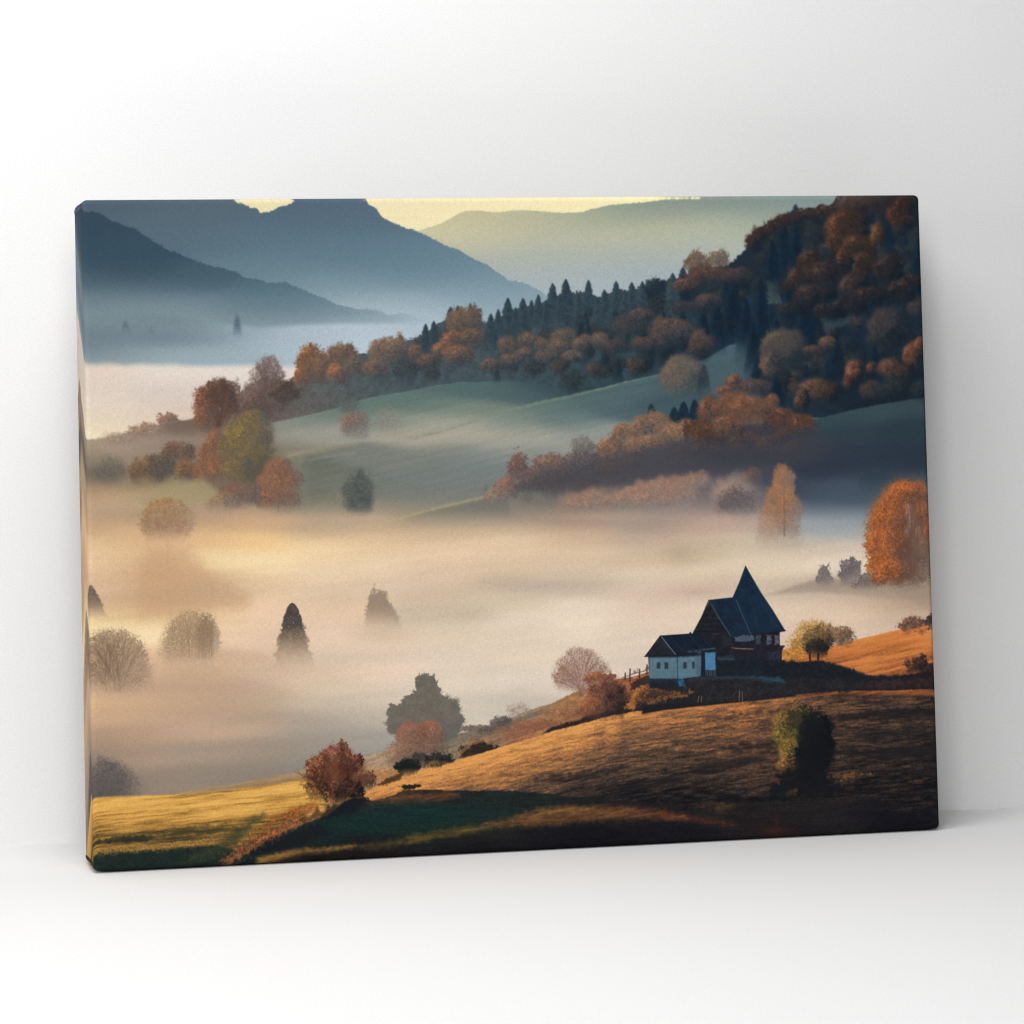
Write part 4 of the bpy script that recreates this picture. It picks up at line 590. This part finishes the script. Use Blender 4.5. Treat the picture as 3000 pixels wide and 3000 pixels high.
    # yellow bushes right of the house
    B(2382,1866,58,50,(204,154,82),(158,118,68),(104,80,56), lump=.22, soft=.2, grain=.45, a=.97); B(2438,1864,40,32,(164,122,80),(124,94,68),(94,74,60), lump=.28, soft=.22, gap=.25); B(2470,1865,34,30,(150,112,84),(118,88,70),(90,70,60), lump=.3, soft=.2); B(2345,1890,40,30,(214,164,84),(176,128,64),(140,100,58), lump=.3, soft=.3)
    s.fill([(2292,1905),(2340,1892),(2360,1905),(2350,1932),(2300,1938)], (178,122,58), 5, .9, 5, 7, tex=.25, tc=4)
    B(2390,1872,42,42,(170,128,66),(114,86,54),(58,48,40), lump=.22, grain=.45, rimw=(.35,1.2)); B(2396,1898,34,30,(66,56,42),(40,38,36),(28,30,34), lump=.25); s.seg(2372,1915,2374,1940,3,(34,30,32),.9); s.seg(2398,1915,2396,1940,3,(34,30,32),.9)
    s.fill([(2240,1938),(2330,1940),(2400,1942),(2480,1960),(2540,1985),(2440,1990),(2240,1980)], (26,30,36), 6, .95, 7, 9, tex=.2)
    # ---------- dark bush on the slope at lower right ----------
    for cx, cy, rx, ry, rim, body, dk in [(2355,2180,80,106,(50,50,40),(28,30,30),(18,20,24)),(2342,2100,40,40,(110,94,46),(64,58,36),(30,32,30)),(2308,2160,40,60,(150,126,44),(96,82,40),(44,44,34)),(2322,2210,38,50,(168,132,46),(116,92,40),(54,48,34)),(2305,2240,30,30,(180,120,56),(122,80,42),(62,46,34)),(2392,2170,50,80,(44,46,38),(24,28,30),(16,18,24)),(2380,2240,56,60,(26,28,30),(20,22,26),(14,16,22)),(2300,2110,36,30,(168,112,56),(110,84,44),(60,50,36))]:
        B(cx,cy,rx,ry,rim,body,dk, lump=.25, grain=.65, soft=.18, lx=-.9, ly=-.35, rimw=(.2,1.1))
    s.fill([(2352,2095),(2400,2120),(2440,2200),(2420,2260),(2400,2300),(2340,2300),(2350,2220),(2345,2150)], (20,22,26), 14, .75, 10, 12)
    s.fill([(2272,2270),(2310,2245),(2350,2270),(2420,2270),(2460,2300),(2440,2330),(2330,2345),(2250,2320)], (20,22,27), 12, .85, 10, 12); s.fill([(2262,2275),(2285,2282),(2285,2298),(2265,2292)], (92,58,46), 4, .6, 4, 5, tex=.3); s.fill([(2300,2318),(2335,2312),(2335,2330),(2305,2335)], (88,60,38), 4, .6, 4, 5, tex=.3)
    s.haze(2290,2320,26,16,(20,30,34),.7)
    s.fill([(2420,2276),(2490,2262),(2560,2268),(2480,2282)], (116,78,46), 5, .6, 6, 7, tex=.3); s.fill([(2660,2290),(2720,2278),(2700,2294)], (100,68,42), 4, .5, 4, 6)
    s.haze(2270,2435,36,14,(74,38,34),.6); s.haze(2320,2440,26,10,(56,32,30),.5); s.haze(2275,2405,9,20,(64,32,32),.5)
    s.haze(2390,2370,130,40,(40,36,38),.35)
    # woven-cloth tint
    g = s.rng.normal(0, 1, (s.H, s.W)).astype(f32); g = (g+np.roll(g, 1, 0)+np.roll(g, 1, 1)+np.roll(g, 1, (0, 1)))/2
    s.img *= (1+.012*s.N[0]+.017*g)[..., None]; s.img += (.5*g)[..., None]
    return s.img
#  the place: a canvas print standing on a white floor, leaning on a white wall
# =====================================================================
import bpy, bmesh, math
from mathutils import Vector, Matrix

C = bpy.context.scene.collection
W, HT, D, LEAN = 0.61, 0.4575, 0.0507, math.radians(1.5)
QUAD = [(240.12, 585.19), (2694.18, 570.51), (2755.66, 2428.72), (275.92, 2555.33)]

def link(name, bm, mat=None, parent=None):
    me = bpy.data.meshes.new(name); bm.to_mesh(me); bm.free()
    o = bpy.data.objects.new(name, me); C.objects.link(o)
    if mat: me.materials.append(mat)
    if parent: o.parent = parent
    return o

def box_bm(x0, x1, y0, y1, z0, z1, bev=0, seg=2):
    bm = bmesh.new(); bmesh.ops.create_cube(bm, size=1)
    bmesh.ops.scale(bm, vec=(x1-x0, y1-y0, z1-z0), verts=bm.verts)
    bmesh.ops.translate(bm, vec=((x0+x1)/2, (y0+y1)/2, (z0+z1)/2), verts=bm.verts)
    if bev: bmesh.ops.bevel(bm, geom=bm.edges[:], offset=bev, segments=seg, profile=.5, affect='EDGES')
    return bm

def new_mat(name):
    m = bpy.data.materials.new(name); m.use_nodes = True
    return m, m.node_tree.nodes, m.node_tree.links, m.node_tree.nodes['Principled BSDF']

def plaster(name, col, rough, scale, strength, mott=.028):
    m, n, l, b = new_mat(name)
    tc = n.new('ShaderNodeTexCoord')
    nz = n.new('ShaderNodeTexNoise'); nz.inputs['Scale'].default_value = scale*.7; nz.inputs['Detail'].default_value = 4
    n2 = n.new('ShaderNodeTexNoise'); n2.inputs['Scale'].default_value = scale*.85; n2.inputs['Detail'].default_value = 2
    l.new(tc.outputs['Object'], nz.inputs['Vector']); l.new(tc.outputs['Object'], n2.inputs['Vector'])
    bp = n.new('ShaderNodeBump'); bp.inputs['Strength'].default_value = strength; bp.inputs['Distance'].default_value = .0006
    l.new(nz.outputs['Fac'], bp.inputs['Height']); l.new(bp.outputs['Normal'], b.inputs['Normal'])
    rp = n.new('ShaderNodeValToRGB'); rp.color_ramp.elements[0].position = .3; rp.color_ramp.elements[1].position = .7
    rp.color_ramp.elements[0].color = (*[c*(1-mott*2) for c in col], 1); rp.color_ramp.elements[1].color = (*[min(c*(1+mott), .95) for c in col], 1)
    l.new(n2.outputs['Fac'], rp.inputs['Fac']); l.new(rp.outputs['Color'], b.inputs['Base Color'])
    b.inputs['Roughness'].default_value = rough; b.inputs['Specular IOR Level'].default_value = .2
    return m

# ---- setting ----
wl, wr = Vector((-0.050813, 0.100892, 0)), Vector((0.713034, 0.037984, 0))
yaw = math.atan2(wr.y-wl.y, wr.x-wl.x)
wall_mat = plaster('white_wall_paint', (WALL_ALB,)*3, .9, 900, .25)
floor_mat = plaster('white_floor_paint', (FLOOR_ALB,)*3, .8, 900, .15)
wall = link('wall', box_bm(-3, 3.6, 0, .1, -.02, 2.8), wall_mat); wall.location = wl; wall.rotation_euler = (0, 0, yaw); wall['kind'] = 'structure'
floor = link('floor', box_bm(-1.6, 2.2, -.72, .55, -.06, 0), floor_mat); floor['kind'] = 'structure'
for o, lab, cat in ((wall, 'plain matt white wall behind the canvas', 'wall'), (floor, 'plain white floor under the canvas', 'floor')):
    o['label'] = lab; o['category'] = cat

# ---- the print ----
def print_material():
    p = Paint(QUAD); paint_landscape(p); a = paint_front(p)
    a = np.clip(a, 0, 255)/255.0
    lin = np.where(a <= .04045, a/12.92, ((a+.055)/1.055)**2.4)
    # pigment = photographed tone / light that falls on the cloth there (brighter towards the lamp side)
    gu, gv = np.meshgrid((np.arange(p.W)+.5)/p.W, (np.arange(p.H)+.5)/p.H)
    lin = lin*(PRINT_GAIN/(2.104-1.108*gu-1.089*gv+1.038*gu*gv+0.475*gv**2-0.425*gu*gv**2+0.022*gu**2))[..., None]
    lin = np.clip(lin, .0015, .92)
    enc = np.where(lin <= .0031308, lin*12.92, 1.055*lin**(1/2.4)-.055)
    im = bpy.data.images.new('landscape_print', p.W, p.H, alpha=False, float_buffer=False)
    px = np.ones((p.H, p.W, 4), np.float32); px[..., :3] = enc[::-1]
    im.pixels.foreach_set(px.ravel()); im.update(); im.pack()
    m, n, l, b = new_mat('printed_canvas_cloth')
    uv = n.new('ShaderNodeUVMap'); uv.uv_map = 'print'
    t = n.new('ShaderNodeTexImage'); t.image = im; t.interpolation = 'Cubic'; t.extension = 'MIRROR'
    l.new(uv.outputs['UV'], t.inputs['Vector']); l.new(t.outputs['Color'], b.inputs['Base Color'])
    # woven cloth: two crossed thread waves as a bump
    tc = n.new('ShaderNodeTexCoord')
    ws = []
    for d in ('X', 'Z'):
        w = n.new('ShaderNodeTexWave'); w.bands_direction = d; w.inputs['Scale'].default_value = 420; w.inputs['Distortion'].default_value = 1.2; w.inputs['Detail'].default_value = 2
        l.new(tc.outputs['Object'], w.inputs['Vector']); ws.append(w)
    nz = n.new('ShaderNodeTexNoise'); nz.inputs['Scale'].default_value = 700; l.new(tc.outputs['Object'], nz.inputs['Vector'])
    mx = n.new('ShaderNodeMath'); mx.operation = 'ADD'; l.new(ws[0].outputs['Fac'], mx.inputs[0]); l.new(ws[1].outputs['Fac'], mx.inputs[1])
    m2 = n.new('ShaderNodeMath'); m2.operation = 'ADD'; l.new(mx.outputs[0], m2.inputs[0]); l.new(nz.outputs['Fac'], m2.inputs[1])
    bp = n.new('ShaderNodeBump'); bp.inputs['Strength'].default_value = .12; bp.inputs['Distance'].default_value = .0003
    l.new(m2.outputs[0], bp.inputs['Height']); l.new(bp.outputs['Normal'], b.inputs['Normal'])
    b.inputs['Roughness'].default_value = .8; b.inputs['Specular IOR Level'].default_value = .05
    return m

def wrap_uv(bm):
    ly = bm.loops.layers.uv.new('print')
    for f in bm.faces:
        for lp in f.loops:
            x, y, z = lp.vert.co; r = .0037
            u = x+y if x < r else (x-y if x > W-r else x)
            v = z+y if z < r else (z-y if z > HT-r else z)
            lp[ly].uv = (u/W, v/HT)

root = bpy.data.objects.new('canvas_print', None); C.objects.link(root)
root['label'] = 'wrapped canvas print of a misty autumn valley, standing before the white wall'; root['category'] = 'canvas print'
root.rotation_euler = (-LEAN, 0, 0)
# back-bottom edge rests on the floor: mesh is built with its front at y=0, so shift by -D along the tilted depth axis
root.location = (0, -D*math.cos(LEAN), D*math.sin(LEAN))
pm = print_material()
bm = box_bm(0, W, 0, D, 0, HT, .0036, 5)
bm.normal_update()
back = [f for f in bm.faces if f.normal.y > .95 and f.calc_area() > .01]
r = bmesh.ops.inset_region(bm, faces=back, thickness=.022)
bmesh.ops.delete(bm, geom=back, context='FACES')
wrap_uv(bm)
cloth = link('printed_cloth', bm, pm, root)
for f in cloth.data.polygons: f.use_smooth = True
# folded corners: a doubled flap of cloth on each end, at the top and at the bottom
for x0, sx in ((0, -1), (W, 1)):
    for z0, sz in ((HT, -1), (0, 1)):
        xa, xb = sorted((x0-sx*.0003, x0+sx*.00035)); za, zb = sorted((z0+sz*.0034, z0+sz*.0062))
        b2 = box_bm(xa, xb, .009, D-.0036, za, zb, .0003, 2); wrap_uv(b2)
        link('corner_fold', b2, pm, root)
wood, n, l, b = new_mat('pine_stretcher_wood')
wv = n.new('ShaderNodeTexWave'); wv.inputs['Scale'].default_value = 30; wv.inputs['Distortion'].default_value = 5; wv.bands_direction = 'Z'
rp = n.new('ShaderNodeValToRGB'); rp.color_ramp.elements[0].color = (.42, .27, .14, 1); rp.color_ramp.elements[1].color = (.6, .43, .25, 1)
l.new(wv.outputs['Fac'], rp.inputs['Fac']); l.new(rp.outputs['Color'], b.inputs['Base Color']); b.inputs['Roughness'].default_value = .7
g, bw = .0026, .045
for q in ((g, g+bw, g, HT-g), (W-g-bw, W-g, g, HT-g), (g+bw+.0004, W-g-bw-.0004, g, g+bw), (g+bw+.0004, W-g-bw-.0004, HT-g-bw, HT-g)):
    link('stretcher_bar', box_bm(q[0], q[1], .006, D-.0022, q[2], q[3], .001, 1), wood, root)

# ---- camera ----
cd = bpy.data.cameras.new('camera'); cam = bpy.data.objects.new('camera', cd); C.objects.link(cam)
cam.matrix_world = Matrix(((0.978612279, 0.011669065, -0.205382181, -0.235652), (-0.204925684, -0.031989100, -0.978254651, -2.140537), (-0.017985308, 0.999420097, -0.028913635, 0.335620), (0, 0, 0, 1)))
cd.sensor_width = 36; cd.lens = 9000/3000*36; cd.shift_x = (1500-1103.874)/3000; cd.shift_y = (834.932-1500)/3000
cd.clip_start = .05; cd.clip_end = 60
bpy.context.scene.camera = cam

# ---- light ----
def area(name, loc, aim, size, power, col=(1, 1, 1), size_y=None):
    ld = bpy.data.lights.new(name, 'AREA'); ld.shape = 'RECTANGLE'; ld.size = size; ld.size_y = size_y or size; ld.energy = power; ld.color = col
    o = bpy.data.objects.new(name, ld); C.objects.link(o); o.location = loc
    o.rotation_euler = (Vector(aim)-Vector(loc)).to_track_quat('-Z', 'Y').to_euler()
    return o
for a in LIGHTS: area(*a)
w = bpy.data.worlds.new('World'); bpy.context.scene.world = w; w.use_nodes = True
bgn = w.node_tree.nodes['Background']; bgn.inputs['Strength'].default_value = WORLD
# added ambient gradient: even fill above, dimmed below to cut light from underneath
wn, wk = w.node_tree.nodes, w.node_tree.links
wtc = wn.new('ShaderNodeTexCoord'); wsx = wn.new('ShaderNodeSeparateXYZ'); wrp = wn.new('ShaderNodeValToRGB')
wrp.color_ramp.elements[0].position = .42; wrp.color_ramp.elements[0].color = (.1, .1, .1, 1); wrp.color_ramp.elements[1].position = .56; wrp.color_ramp.elements[1].color = (1, 1, 1, 1)
wmr = wn.new('ShaderNodeMapRange'); wmr.inputs['From Min'].default_value = -1
wk.new(wtc.outputs['Generated'], wsx.inputs[0]); wk.new(wsx.outputs['Z'], wmr.inputs['Value']); wk.new(wmr.outputs[0], wrp.inputs['Fac']); wk.new(wrp.outputs['Color'], bgn.inputs['Color'])
vs = bpy.context.scene.view_settings; vs.view_transform = 'Standard'; vs.look = 'None'; vs.exposure = 0; vs.gamma = 1; vs.use_curve_mapping = False

sc = bpy.context.scene
sc.render.engine = 'CYCLES'; sc.cycles.use_denoising = True; sc.cycles.filter_width = 1.3
